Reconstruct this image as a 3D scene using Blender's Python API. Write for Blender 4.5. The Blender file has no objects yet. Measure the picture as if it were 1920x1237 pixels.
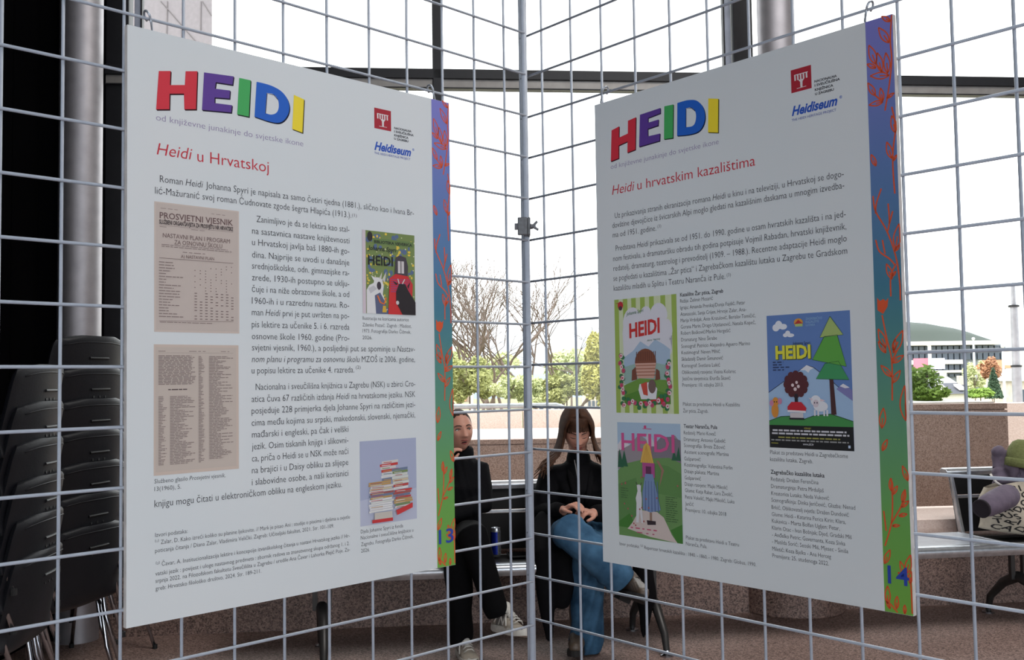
import bpy, bmesh, math, random
from mathutils import Vector, Matrix, Quaternion
R = math.radians
random.seed(7)
scn = bpy.context.scene
col = scn.collection

# ---------------------------------------------------------------- camera
cam_data = bpy.data.cameras.new('camera')
cam = bpy.data.objects.new('camera', cam_data)
col.objects.link(cam)
cam_data.sensor_fit = 'HORIZONTAL'
cam_data.sensor_width = 36.0
FOCAL_PX = 1841.39
cam_data.lens = FOCAL_PX / 1920 * 36
cam_data.clip_start = 0.05
cam_data.clip_end = 600
CAM = Vector((-0.0759, -2.3231, 1.3671))
cam.location = CAM
cam.rotation_euler = (1.6227, 0.0143, -0.0152)
scn.camera = cam
CAM_R = cam.rotation_euler.to_matrix()

# ---------------------------------------------------------------- view
scn.view_settings.view_transform = 'Standard'
scn.view_settings.look = 'None'
scn.view_settings.exposure = 0.0
scn.view_settings.gamma = 1.0
scn.view_settings.use_curve_mapping = False
scn.cycles.max_bounces = 8
scn.cycles.transparent_max_bounces = 16
scn.cycles.caustics_reflective = False
scn.cycles.caustics_refractive = False
scn.cycles.sample_clamp_indirect = 6.0
try:
    scn.cycles.use_denoising = True
except Exception:
    pass

# ---------------------------------------------------------------- sky: bright overcast
world = bpy.data.worlds.new('sky')
scn.world = world
world.use_nodes = True
wn = world.node_tree
wn.nodes.clear()
w_out = wn.nodes.new('ShaderNodeOutputWorld')
w_bg = wn.nodes.new('ShaderNodeBackground')
w_tc = wn.nodes.new('ShaderNodeTexCoord')
w_sep = wn.nodes.new('ShaderNodeSeparateXYZ')
w_ramp = wn.nodes.new('ShaderNodeValToRGB')
wn.links.new(w_tc.outputs['Generated'], w_sep.inputs[0])
wn.links.new(w_sep.outputs['Z'], w_ramp.inputs[0])
wn.links.new(w_ramp.outputs[0], w_bg.inputs[0])
wn.links.new(w_bg.outputs[0], w_out.inputs[0])
w_ramp.color_ramp.elements[0].position = 0.0
w_ramp.color_ramp.elements[0].color = (0.27, 0.315, 0.37, 1)
w_ramp.color_ramp.elements[1].position = 0.10
w_ramp.color_ramp.elements[1].color = (0.97, 0.985, 1.0, 1)
w_bg.inputs[1].default_value = 3.3

# ---------------------------------------------------------------- light
def area(name, loc, target, sx, sy, power, color):
    d = bpy.data.lights.new(name, 'AREA')
    d.shape = 'RECTANGLE'
    d.size, d.size_y = sx, sy
    d.energy = power
    d.color = color
    d.specular_factor = 0.25
    o = bpy.data.objects.new(name, d)
    col.objects.link(o)
    o.location = loc
    o.rotation_euler = (Vector(target) - Vector(loc)).to_track_quat('-Z', 'Y').to_euler()
    return o
# added fill: two lamps standing in for unseen hall windows, one brightening the floor
area('hall_fill_light', (6.5, -9.5, 2.2), (-0.3, 0, 1.2), 7.0, 3.6, 335, (0.80, 0.90, 1.0))
area('hall_fill_light_low', (-4.5, -10.0, 1.8), (0.4, 0, 1.0), 5.0, 3.0, 230, (0.80, 0.90, 1.0))
area('overhead_fill_light', (2.4, 0.4, 6.2), (2.2, 0.6, 0), 3.5, 3.5, 230, (1.0, 0.97, 0.94))  # added overhead fill to brighten the floor, no lamp seen there
sun_d = bpy.data.lights.new('hazy_sun', 'SUN')
sun_d.energy = 2.4
sun_d.angle = R(20)
sun_d.color = (1.0, 0.95, 0.88)
sun = bpy.data.objects.new('hazy_sun', sun_d)
col.objects.link(sun)
sun.rotation_euler = Vector((0.5, 0.38, -0.78)).to_track_quat('-Z', 'Y').to_euler()

# ---------------------------------------------------------------- helpers
def lin(c):
    return tuple(((v / 255) / 12.92 if v / 255 <= 0.04045 else ((v / 255 + 0.055) / 1.055) ** 2.4) for v in c)

MATS = {}
def mat(name, rgb, rough=0.6, metal=0.0, noise=0.0, scale=20.0, rgb2=None, bump=0.0, spec=0.5, detail=4.0):
    """principled material; noise mixes the colour towards rgb2 (or a darker tone) with a procedural texture"""
    if name in MATS:
        return MATS[name]
    m = bpy.data.materials.new(name)
    m.use_nodes = True
    nt = m.node_tree
    b = nt.nodes['Principled BSDF']
    c = lin(rgb)
    b.inputs['Base Color'].default_value = (*c, 1)
    b.inputs['Roughness'].default_value = rough
    b.inputs['Metallic'].default_value = metal
    b.inputs['Specular IOR Level'].default_value = spec
    if noise > 0 or bump > 0:
        tc = nt.nodes.new('ShaderNodeTexCoord')
        n = nt.nodes.new('ShaderNodeTexNoise')
        n.inputs['Scale'].default_value = scale
        n.inputs['Detail'].default_value = detail
        nt.links.new(tc.outputs['Object'], n.inputs['Vector'])
        if noise > 0:
            r = nt.nodes.new('ShaderNodeValToRGB')
            c2 = lin(rgb2) if rgb2 else tuple(v * 0.55 for v in c)
            r.color_ramp.elements[0].position = 0.5 - 0.5 * (1 - noise * 0.8)
            r.color_ramp.elements[1].position = 0.5 + 0.5 * (1 - noise * 0.8)
            r.color_ramp.elements[0].color = (*c2, 1)
            r.color_ramp.elements[1].color = (*c, 1)
            nt.links.new(n.outputs['Fac'], r.inputs[0])
            nt.links.new(r.outputs[0], b.inputs['Base Color'])
        if bump > 0:
            bp = nt.nodes.new('ShaderNodeBump')
            bp.inputs['Strength'].default_value = bump
            bp.inputs['Distance'].default_value = 0.01
            nt.links.new(n.outputs['Fac'], bp.inputs['Height'])
            nt.links.new(bp.outputs[0], b.inputs['Normal'])
    MATS[name] = m
    return m

def granite(name, base, dark, light, scale=160.0, rough=0.45):
    """speckled stone: voronoi grains over a soft mottling"""
    if name in MATS:
        return MATS[name]
    m = bpy.data.materials.new(name)
    m.use_nodes = True
    nt = m.node_tree
    b = nt.nodes['Principled BSDF']
    b.inputs['Roughness'].default_value = rough
    tc = nt.nodes.new('ShaderNodeTexCoord')
    v = nt.nodes.new('ShaderNodeTexVoronoi')
    v.inputs['Scale'].default_value = scale
    n = nt.nodes.new('ShaderNodeTexNoise')
    n.inputs['Scale'].default_value = scale * 0.35
    n.inputs['Detail'].default_value = 6
    for t in (v, n):
        nt.links.new(tc.outputs['Object'], t.inputs['Vector'])
    sep = nt.nodes.new('ShaderNodeSeparateColor')
    nt.links.new(v.outputs['Color'], sep.inputs[0])
    mx = nt.nodes.new('ShaderNodeMath')
    mx.operation = 'ADD'
    nt.links.new(sep.outputs[0], mx.inputs[0])
    nt.links.new(n.outputs['Fac'], mx.inputs[1])
    hv = nt.nodes.new('ShaderNodeMath')
    hv.operation = 'MULTIPLY'
    hv.inputs[1].default_value = 0.5
    nt.links.new(mx.outputs[0], hv.inputs[0])
    r = nt.nodes.new('ShaderNodeValToRGB')
    r.color_ramp.elements[0].position = 0.22
    r.color_ramp.elements[0].color = (*lin(dark), 1)
    r.color_ramp.elements[1].position = 0.80
    r.color_ramp.elements[1].color = (*lin(light), 1)
    e = r.color_ramp.elements.new(0.48)
    e.color = (*lin(base), 1)
    nt.links.new(hv.outputs[0], r.inputs[0])
    nt.links.new(r.outputs[0], b.inputs['Base Color'])
    MATS[name] = m
    return m

def tag(o, label=None, cat=None, group=None, kind=None):
    if label: o['label'] = label
    if cat: o['category'] = cat
    if group: o['group'] = group
    if kind: o['kind'] = kind
    return o

def empty(name, loc=(0, 0, 0), rz=0.0):
    o = bpy.data.objects.new(name, None)
    o.empty_display_size = 0.05
    col.objects.link(o)
    o.location = loc
    o.rotation_euler = (0, 0, rz)
    return o

class MB:
    """collects shapes and links them as ONE mesh object"""
    def __init__(self):
        self.v, self.f, self.mi, self.mats = [], [], [], []
        self.cur = 0
    def use(self, m):
        if m not in self.mats:
            self.mats.append(m)
        self.cur = self.mats.index(m)
        return self
    def add(self, vs, fs):
        o = len(self.v)
        self.v.extend([tuple(p) for p in vs])
        for f in fs:
            self.f.append(tuple(i + o for i in f))
            self.mi.append(self.cur)
        return self
    def box(self, lo, hi, M=None):
        (x0, y0, z0), (x1, y1, z1) = lo, hi
        p = [Vector(q) for q in ((x0,y0,z0),(x1,y0,z0),(x1,y1,z0),(x0,y1,z0),(x0,y0,z1),(x1,y0,z1),(x1,y1,z1),(x0,y1,z1))]
        if M is not None:
            p = [M @ q for q in p]
        return self.add(p, [(3,2,1,0),(4,5,6,7),(0,1,5,4),(1,2,6,5),(2,3,7,6),(3,0,4,7)])
    def prism(self, pts, d, caps=True):
        """polygon pts (3D, ordered) swept along the vector d"""
        n = len(pts)
        d = Vector(d)
        a = [Vector(p) for p in pts]
        b = [p + d for p in a]
        fs = [(i, (i+1) % n, n + (i+1) % n, n + i) for i in range(n)]
        if caps:
            fs += [tuple(range(n-1, -1, -1)), tuple(range(n, 2*n))]
        return self.add(a + b, fs)
    def tube(self, pts, r, seg=8, caps=True):
        """round tube along a polyline; r is one radius or a list"""
        P = [Vector(p) for p in pts]
        n = len(P)
        rs = r if isinstance(r, (list, tuple)) else [r] * n
        t0 = (P[1] - P[0]).normalized()
        up = Vector((0, 0, 1)) if abs(t0.z) < 0.9 else Vector((1, 0, 0))
        a = t0.cross(up).normalized()
        vs, fs = [], []
        prev = t0
        for i in range(n):
            if i == 0: t = t0
            elif i == n - 1: t = (P[i] - P[i-1]).normalized()
            else:
                t = ((P[i+1] - P[i]).normalized() + (P[i] - P[i-1]).normalized())
                t = t.normalized() if t.length > 1e-6 else prev
            q = prev.rotation_difference(t)
            a = (q @ a).normalized()
            a = (a - t * a.dot(t)).normalized()
            b = t.cross(a)
            prev = t
            for k in range(seg):
                th = 2 * math.pi * k / seg
                vs.append(P[i] + (a * math.cos(th) + b * math.sin(th)) * rs[i])
        for i in range(n - 1):
            for k in range(seg):
                k2 = (k + 1) % seg
                fs.append((i*seg+k, i*seg+k2, (i+1)*seg+k2, (i+1)*seg+k))
        if caps:
            fs.append(tuple(range(seg - 1, -1, -1)))
            fs.append(tuple(range((n-1)*seg, n*seg)))
        return self.add(vs, fs)
    def capsule(self, pts, rs, seg=14):
        """tube with rounded ends"""
        P = [Vector(p) for p in pts]
        rs = rs if isinstance(rs, (list, tuple)) else [rs] * len(P)
        d0 = (P[0] - P[1]).normalized()
        d1 = (P[-1] - P[-2]).normalized()
        pp, rr = [], []
        for a in (80, 55, 30):
            pp.append(P[0] + d0 * rs[0] * math.sin(R(a))); rr.append(rs[0] * math.cos(R(a)))
        pp += P; rr += list(rs)
        for a in (30, 55, 80):
            pp.append(P[-1] + d1 * rs[-1] * math.sin(R(a))); rr.append(rs[-1] * math.cos(R(a)))
        return self.tube(pp, rr, seg)
    def lathe(self, prof, center=(0,0,0), seg=24, axis='Z', M=None):
        """profile of (radius, height) turned about an axis"""
        c = Vector(center)
        vs, fs = [], []
        n = len(prof)
        for (r, h) in prof:
            for k in range(seg):
                th = 2 * math.pi * k / seg
                p = Vector((r * math.cos(th), r * math.sin(th), h))
                if axis == 'X': p = Vector((p.z, p.x, p.y))
                if axis == 'Y': p = Vector((p.x, p.z, p.y))
                if M is not None: p = M @ p
                vs.append(c + p)
        for i in range(n - 1):
            for k in range(seg):
                k2 = (k + 1) % seg
                fs.append((i*seg+k, i*seg+k2, (i+1)*seg+k2, (i+1)*seg+k))
        fs.append(tuple(range(seg-1, -1, -1)))
        fs.append(tuple(range((n-1)*seg, n*seg)))
        return self.add(vs, fs)
    def ball(self, c, rx, ry=None, rz=None, seg=16, rings=10, M=None):
        ry = ry or rx; rz = rz or rx
        c = Vector(c)
        vs, fs = [], []
        for i in range(rings + 1):
            ph = math.pi * i / rings
            for k in range(seg):
                th = 2 * math.pi * k / seg
                p = Vector((rx*math.sin(ph)*math.cos(th), ry*math.sin(ph)*math.sin(th), rz*math.cos(ph)))
                if M is not None: p = M @ p
                vs.append(c + p)
        for i in range(rings):
            for k in range(seg):
                k2 = (k + 1) % seg
                fs.append((i*seg+k, (i+1)*seg+k, (i+1)*seg+k2, i*seg+k2))
        return self.add(vs, fs)
    def build(self, name, m=None, parent=None, smooth=False, bevel=0.0, fix=True):
        me = bpy.data.meshes.new(name)
        me.from_pydata([tuple(p) for p in self.v], [], self.f)
        if self.mats:
            for x in self.mats: me.materials.append(x)
            me.polygons.foreach_set('material_index', self.mi)
        elif m is not None:
            me.materials.append(m)
        if fix:
            bm = bmesh.new(); bm.from_mesh(me)
            bmesh.ops.recalc_face_normals(bm, faces=bm.faces)
            bm.to_mesh(me); bm.free()
        if smooth:
            me.shade_smooth()
        o = bpy.data.objects.new(name, me)
        col.objects.link(o)
        if parent is not None:
            o.parent = parent
        if bevel > 0:
            bv = o.modifiers.new('bevel', 'BEVEL')
            bv.width = bevel; bv.segments = 2; bv.limit_method = 'ANGLE'
        return o

def smooth_by_angle(o, deg=35):
    me = o.data
    me.shade_smooth()
    try:
        me.set_sharp_from_angle(angle=R(deg))
    except Exception:
        pass
    return o

def struct(o):
    o['kind'] = 'structure'
    return o

def spot(px, py, depth):
    """world point seen at that spot of the 1920 x 1237 photograph, at a given distance along the view"""
    d = CAM_R @ Vector(((px - 960) / FOCAL_PX, -(py - 618.5) / FOCAL_PX, -1.0))
    return CAM + d * depth

def depth_on(px, d0, slope):
    """depth of a straight wall or bench line that recedes by slope to the right"""
    return d0 / (1 - slope * (px - 960) / FOCAL_PX)

def line_points(pxa, pxb, d0, slope):
    a, b = spot(pxa, 700, depth_on(pxa, d0, slope)), spot(pxb, 700, depth_on(pxb, d0, slope))
    return Vector((a.x, a.y, 0)), Vector((b.x, b.y, 0))

def copy_tree(o, parent=None):
    c = o.copy(); col.objects.link(c)
    if parent is not None: c.parent = parent
    for ch in list(o.children):
        copy_tree(ch, c)
    return c
TEXT_LEFT = [('s', 'od književne junakinje do svjetske ikone', 48.9, 335.1, 153.8),
('b', 'Roman |Heidi| Johanna Spyri je napisala za samo četiri tjedna (1881.), slično kao i Ivana Br-', 55.5, 599.6, 259.5),
('b', 'lić-Mažuranić svoj roman Čudnovate zgode šegrta Hlapića (1913.).', 47.1, 442.8, 280.4),
('u', '(1)', 444.6, 456.0, 277.4),
('b', 'Zanimljivo je da se lektira kao stal-', 236.2, 438.3, 309.6),
('b', 'na sastavnica nastave književnosti', 227.2, 438.0, 332.0),
('b', 'u Hrvatskoj javlja baš 1880-ih go-', 227.0, 437.7, 352.9),
('b', 'dina. Najprije se uvodi u današnje', 226.9, 437.3, 375.6),
('b', 'srednjoškolske, odn. gimnazijske ra-', 226.7, 437.0, 396.1),
('b', 'zrede, 1930-ih postupno se uklju-', 226.6, 436.7, 417.6),
('b', 'čuje i na niže obrazovne škole, a od', 226.4, 436.4, 438.7),
('b', '1960-ih i u razrednu nastavu. Ro-', 226.2, 436.1, 460.3),
('b', 'man |Heidi| prvi je put uvršten na po-', 226.1, 435.8, 481.2),
('b', 'pis lektire za učenike 5. i 6. razreda', 225.9, 436.2, 503.2),
('b', 'osnovne škole 1960. godine (Pro-', 225.8, 435.9, 524.9),
('b', 'svjetni vjesnik, 1960.), a posljednji put se spominje u |Nastav-|', 226.0, 598.0, 545.4),
('b', '|nom planu i programu za osnovnu školu| MZOŠ iz 2006. godine,', 225.5, 597.6, 566.7),
('b', 'u popisu lektire za učenike 4. razreda.', 225.3, 446.5, 587.3),
('u', '(2)', 450.3, 461.7, 580.0),
('b', 'Nacionalna i sveučilišna knjižnica u Zagrebu (NSK) u zbirci Cro-', 233.1, 597.6, 617.4),
('b', 'atica čuva 67 različitih izdanja |Heidi| na hrvatskome jeziku. NSK', 225.0, 597.2, 639.1),
('b', 'posjeduje 228 primjerka djela Johanne Spyri na različitim jezi-', 224.8, 596.8, 660.2),
('b', 'cima među kojima su srpski, makedonski, slovenski, njemački,', 224.7, 596.3, 681.9),
('b', 'mađarski i engleski, pa čak i velški', 225.3, 431.7, 703.1),
('b', 'jezik. Osim tiskanih knjiga i slikovni-', 225.2, 431.4, 724.6),
('b', 'ca, priča o Heidi se u NSK može naći', 225.0, 431.1, 746.2),
('b', 'na brajici i u Daisy obliku za slijepe', 224.9, 430.8, 767.4),
('b', 'i slabovidne osobe, a naši korisnici', 224.7, 430.5, 788.7),
('b', 'knjigu mogu čitati u elektroničkom obliku na engleskom jeziku.', 46.5, 415.7, 809.0),
('c', 'Službeno glasilo |Prosvjetni vjesnik,|', 46.5, 173.5, 769.5),
('c', '13(1960), 5.', 46.5, 92.6, 782.3),
('f', 'Izvori podataka:', 47.8, 104.0, 858.6),
('f', '⁽¹⁾ Zalar, D. Kako izreći koliko su planine ljekovite. // Mark je pisao Ani : studije o piscima i djelima u svjetlu', 47.7, 433.1, 871.4),
('f', 'poticanja čitanja / Diana Zalar, Vladimira Velički. Zagreb: Učiteljski fakultet, 2021. Str. 101-109.', 47.7, 396.6, 884.5),
('f', '⁽²⁾ Čavar, A. Institucionalizacija lektire i koncepcije izvanškolskog čitanja u nastavi Hrvatskog jezika // Hr-', 49.0, 432.6, 907.9),
('f', 'vatski jezik : povijest i uloge nastavnog predmeta : zbornik radova sa znanstvenog skupa održanog 1. i 2.', 48.1, 431.7, 922.5),
('f', 'srpnja 2022. na Filozofskom fakultetu Sveučilišta u Zagrebu / uredile Ana Čavar i Lahorka Plejić Poje. Za-', 48.4, 432.8, 934.5),
('f', 'greb: Hrvatsko filološko društvo, 2024. Str. 189-211.', 48.5, 242.5, 947.1),
('c', 'Ilustracija na koricama autorice', 467.6, 582.8, 482.3),
('c', 'Zdenke Pozaić. Zagreb : Mladost,', 467.4, 589.5, 495.5),
('c', '1973. Fotografija Darko Čižmek,', 467.2, 587.8, 507.8),
('c', '2026.', 467.0, 490.2, 521.1),
('c', 'Djela Johanne Spyri iz fonda', 458.6, 561.9, 903.9),
('c', 'Nacionalne i sveučilišne knjižnice u', 458.4, 588.1, 915.9),
('c', 'Zagrebu. Fotografija Darko Čižmek,', 459.0, 587.8, 928.7),
('c', '2026.', 458.8, 479.5, 941.3),
('n', '13', 654.7, 695.2, 950.4),
('t', '|Heidi|', 50.1, 113.2, 212.7),
('t', 'u Hrvatskoj', 122.5, 261.7, 213.9),
('k', 'NACIONALNA', 551.0, 595.9, 82.9),
('k', 'I SVEUČILIŠNA', 550.9, 601.7, 90.3),
('k', 'KNJIŽNICA', 550.8, 587.6, 98.0),
('k', 'U ZAGREBU', 550.6, 587.5, 105.2),
('h', 'Heidiseum', 500.4, 594.1, 134.0),
('j', 'THE HEIDI HERITAGE PROJECT', 500.2, 592.0, 142.8)]
TEXT_RIGHT = [('s', 'od književne junakinje do svjetske ikone', 45.8, 335.0, 151.2),
('t', '|Heidi|', 48.1, 112.9, 207.9),
('t', 'u hrvatskim kazalištima', 121.2, 418.3, 208.2),
('b', 'Uz prikazivanja stranih ekranizacija romana |Heidi| u kinu i na televiziji, u Hrvatskoj se dogo-', 54.5, 600.9, 260.0),
('b', 'dovštine djevojčice iz švicarskih Alpi moglo gledati na kazališnim daskama u mnogim izvedba-', 46.8, 601.1, 280.3),
('b', 'ma od 1951. godine.', 47.2, 170.5, 301.1),
('u', '(3)', 174.1, 184.1, 295.8),
('b', 'Predstava |Heidi| prikazivala se od 1951. do 1990. godine u osam hvratskih kazališta i na jed-', 55.3, 602.2, 330.9),
('b', 'nom festivalu, a dramaturšku obradu tih godina potpisuje Vojmil Rabadan, hrvatski književnik,', 47.3, 602.5, 352.7),
('b', 'redatelj, dramaturg, teatrolog i prevoditelj (1909. – 1988.). Recentne adaptacije Heidi moglo', 47.5, 602.6, 373.8),
('b', 'se pogledati u kazalištima „Žar ptica“ i Zagrebačkom kazalištu lutaka u Zagrebu te Gradskom', 46.9, 602.8, 395.4),
('b', 'kazalištu mladih u Splitu i Teatru Naranča iz Pule.', 47.1, 342.1, 416.8),
('u', '(3)', 346.0, 355.5, 412.3),
('cb', 'Kazalište Žar ptica, Zagreb', 230.0, 336.6, 442.6),
('c', 'Režija: Želimir Mesarić', 229.7, 311.7, 455.1),
('c', 'Igraju: Amanda Prenkaj/Dunja Fajdić, Petar', 229.7, 386.9, 468.6),
('c', 'Atanasoski, Sanja Crijen, Hrvoje Zalar, Ana-', 229.6, 389.2, 481.8),
('c', 'Marija Vrdoljak, Ante Krstulović, Berislav Tomičić,', 229.9, 409.8, 494.6),
('c', 'Gorana Marin, Drago Utješanović, Nataša Kopeč,', 229.8, 409.5, 507.4),
('c', 'Robert Bošković/Marko Hergešić', 229.8, 351.5, 519.9),
('c', 'Dramaturg: Nino Škrabe', 230.1, 318.8, 533.2),
('c', 'Scenograf: Patricio Alejandro Aguero Marino', 230.0, 395.7, 546.4),
('c', 'Kostimograf: Neven Mihić', 230.0, 325.6, 559.2),
('c', 'Skladatelj: Damir Šimunović', 229.9, 332.2, 572.2),
('c', 'Koreograf: Svetlana Lukić', 230.2, 324.8, 585.5),
('c', 'Oblikovatelj rasvjete: Vesna Kolarec', 230.1, 361.4, 598.6),
('c', 'Jezična savjetnica: Đurđa Škavić', 230.4, 348.9, 611.3),
('c', 'Premijera: 10. ožujka 2013.', 230.3, 331.5, 624.1),
('c', 'Plakat za predstavu Heidi u Kazalištu', 230.8, 368.5, 662.2),
('c', 'Žar ptica, Zagreb.', 230.5, 293.7, 675.6),
('cb', 'Teatar Naranča, Pula', 231.3, 314.4, 706.3),
('c', 'Redatelj: Mario Kovač', 231.0, 310.3, 719.3),
('c', 'Dramaturg: Antonio Gabelić', 231.0, 333.0, 732.3),
('c', 'Scenografija: Breza Žižović', 231.0, 331.8, 744.5),
('c', 'Asistent scenografa: Martina', 231.0, 339.9, 757.4),
('c', 'Gašparović', 230.9, 271.8, 770.7),
('c', 'Kostimografija: Valentina Ferlin', 230.9, 347.7, 782.9),
('c', 'Dizajn plakata: Martina', 230.9, 315.9, 795.8),
('c', 'Gašparović', 230.9, 271.7, 808.5),
('c', 'Dizajn rasvjete: Majki Mikolić', 230.9, 335.1, 821.3),
('c', 'Glume: Katja Rabar, Lara Živolić,', 230.9, 347.4, 833.7),
('c', 'Petra Vukelić, Majki Mikolić, Luka', 230.9, 350.3, 846.8),
('c', 'Juričić', 230.9, 251.7, 860.2),
('c', 'Premijera: 10. ožujka 2018', 230.9, 330.6, 872.1),
('c', 'Plakat za predstavu Heidi u Teatru', 230.4, 358.1, 927.0),
('c', 'Naranča, Pula.', 230.1, 282.4, 939.2),
('f', 'Izvor podataka: ⁽³⁾ Repertoar hrvatskih kazališta : 1840. - 1860. - 1980. Zagreb: Globus, 1990.', 49.7, 396.0, 959.4),
('c', 'Plakat za predstavu Heidi u Zagrebačkome', 433.7, 591.7, 748.9),
('c', 'kazalištu lutaka, Zagreb.', 433.3, 522.7, 761.6),
('cb', 'Zagrebačko kazalište lutaka', 433.6, 545.1, 785.1),
('c', 'Redatelj: Dražen Ferenčina', 433.8, 532.5, 798.1),
('c', 'Dramaturginja: Petra Mrduljaš', 433.7, 542.3, 811.3),
('c', 'Kreatorica Lutaka: Neda Vuković', 433.7, 552.6, 824.1),
('c', 'Scenografkinja: Dinka Jeričević, Glazba: Nenad', 433.6, 602.3, 836.4),
('c', 'Brkić, Oblikovatelj svjetla: Dražen Dundović', 433.5, 589.9, 849.6),
('c', 'Glume: Heidi - Katarina Perica Kirin; Klara,', 433.5, 583.4, 862.4),
('c', 'Kukavica - Marta Bolfan Ugljen; Petar,', 433.4, 571.7, 874.6),
('c', 'Klarin Otac - Ivan Bošnjak; Djed, Gradski Miš', 433.0, 593.7, 887.2),
('c', '- Anđelko Petric; Guvernanta, Koza Sivka', 433.0, 581.3, 899.7),
('c', '- Matilda Sorić; Seoski Miš, Mjesec - Siniša', 432.6, 586.5, 912.1),
('c', 'Miletić; Koza Bjelka - Ana Herceg', 432.5, 553.0, 925.3),
('c', 'Premijera: 25. studenoga 2022.', 432.4, 548.3, 937.8),
('n', '14', 657.9, 695.4, 952.2),
('k', 'NACIONALNA', 549.0, 593.6, 81.6),
('k', 'I SVEUČILIŠNA', 549.3, 599.5, 88.7),
('k', 'KNJIŽNICA', 549.3, 586.0, 96.8),
('k', 'U ZAGREBU', 549.5, 587.0, 104.4),
('h', 'Heidiseum', 500.4, 593.3, 131.3),
('j', 'THE HEIDI HERITAGE PROJECT', 500.1, 590.4, 141.6)]
HEAD_LEFT = {'H': [(53.5, 67.9), (74.2, 63.4), (73.1, 88.3), (99.9, 82.7), (101.3, 58.0), (122.6, 53.4), (120.2, 121.7), (98.9, 125.7), (98.2, 98.3), (72.5, 103.5), (71.9, 130.8), (48.9, 135.2)], 'E': [(135.3, 52.8), (191.6, 48.1), (189.4, 63.9), (157.4, 65.9), (155.6, 78.0), (184.6, 75.5), (183.4, 90.4), (155.0, 93.8), (154.9, 104.2), (188.3, 101.7), (186.7, 115.3), (131.3, 120.7)], 'I': [(202.8, 48.5), (225.4, 48.3), (221.6, 116.7), (198.5, 116.4)], 'D': [(237.6, 48.5), (253.6, 48.6), (270.7, 50.2), (288.1, 55.9), (300.2, 66.6), (305.5, 81.5), (303.1, 96.5), (294.0, 110.3), (281.2, 117.8), (262.3, 118.3), (246.9, 116.3), (233.1, 114.5)], 'd': [(258.1, 65.4), (272.2, 65.5), (281.0, 73.2), (283.0, 87.2), (278.2, 98.8), (267.1, 104.6), (254.7, 104.0)], 'Y': [(315.5, 57.7), (337.4, 62.2), (333.4, 127.6), (311.5, 124.0)]}
HEAD_RIGHT = {'H': [(50.3, 66.8), (72.5, 62.6), (71.2, 86.9), (97.4, 83.1), (98.4, 55.7), (121.2, 53.0), (117.8, 121.5), (95.0, 124.0), (96.2, 99.9), (70.1, 103.8), (69.4, 131.5), (46.1, 134.2)], 'E': [(132.9, 50.1), (189.0, 48.0), (188.7, 58.9), (155.2, 61.8), (155.0, 71.6), (183.4, 70.9), (182.0, 83.2), (153.7, 84.6), (153.6, 100.4), (186.6, 101.0), (185.3, 115.9), (128.8, 117.7)], 'I': [(199.8, 46.9), (223.6, 48.3), (220.5, 117.0), (197.0, 114.8)], 'D': [(234.4, 47.6), (249.0, 47.5), (263.4, 48.2), (282.3, 53.2), (296.0, 65.7), (302.7, 81.0), (302.9, 96.1), (296.4, 109.8), (284.3, 117.5), (264.7, 118.6), (247.2, 116.9), (231.7, 114.6)], 'd': [(256.0, 63.7), (269.3, 64.9), (278.6, 73.2), (281.4, 85.2), (277.9, 98.4), (269.9, 103.1), (254.6, 101.8)], 'Y': [(312.7, 56.1), (336.9, 62.3), (334.1, 128.7), (309.9, 123.1)]}
VINE_STEMS = [[(698.6, 1.8), (694.9, 43.8), (696.0, 78.5), (690.1, 120.0), (681.0, 160.9)], [(698.5, 198.8), (692.9, 231.7), (691.8, 265.5), (693.6, 304.0)], [(654.2, 302.3), (657.9, 328.6), (677.2, 365.3), (691.3, 409.3), (696.5, 451.8), (696.7, 483.2)], [(669.7, 291.8), (659.8, 316.0), (657.8, 332.9)], [(681.0, 319.1), (682.2, 349.0), (678.5, 365.5)], [(688.6, 332.9), (682.1, 353.2)], [(656.3, 377.7), (662.5, 397.7), (680.0, 412.3), (689.5, 423.8)], [(668.5, 379.2), (672.3, 403.0)], [(690.9, 421.9), (681.3, 442.0), (680.1, 475.6)], [(667.8, 77.8), (681.8, 96.5)], [(664.6, 131.3), (677.9, 145.1)], [(693.3, 157.1), (697.1, 177.2), (699.0, 198.2)], [(663.3, 505.9), (670.9, 548.5), (677.8, 582.4), (676.4, 649.2)], [(678.7, 582.4), (690.4, 561.9)], [(669.7, 778.4), (670.7, 815.6), (667.2, 853.1), (654.7, 891.6)], [(693.2, 797.5), (685.8, 822.7), (667.2, 853.1)], [(654.4, 833.5), (657.8, 866.4)], [(698.4, 996.2), (696.8, 943.9), (684.3, 929.2)], [(673.2, 998.1), (660.4, 985.8), (654.0, 978.5)]]
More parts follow.
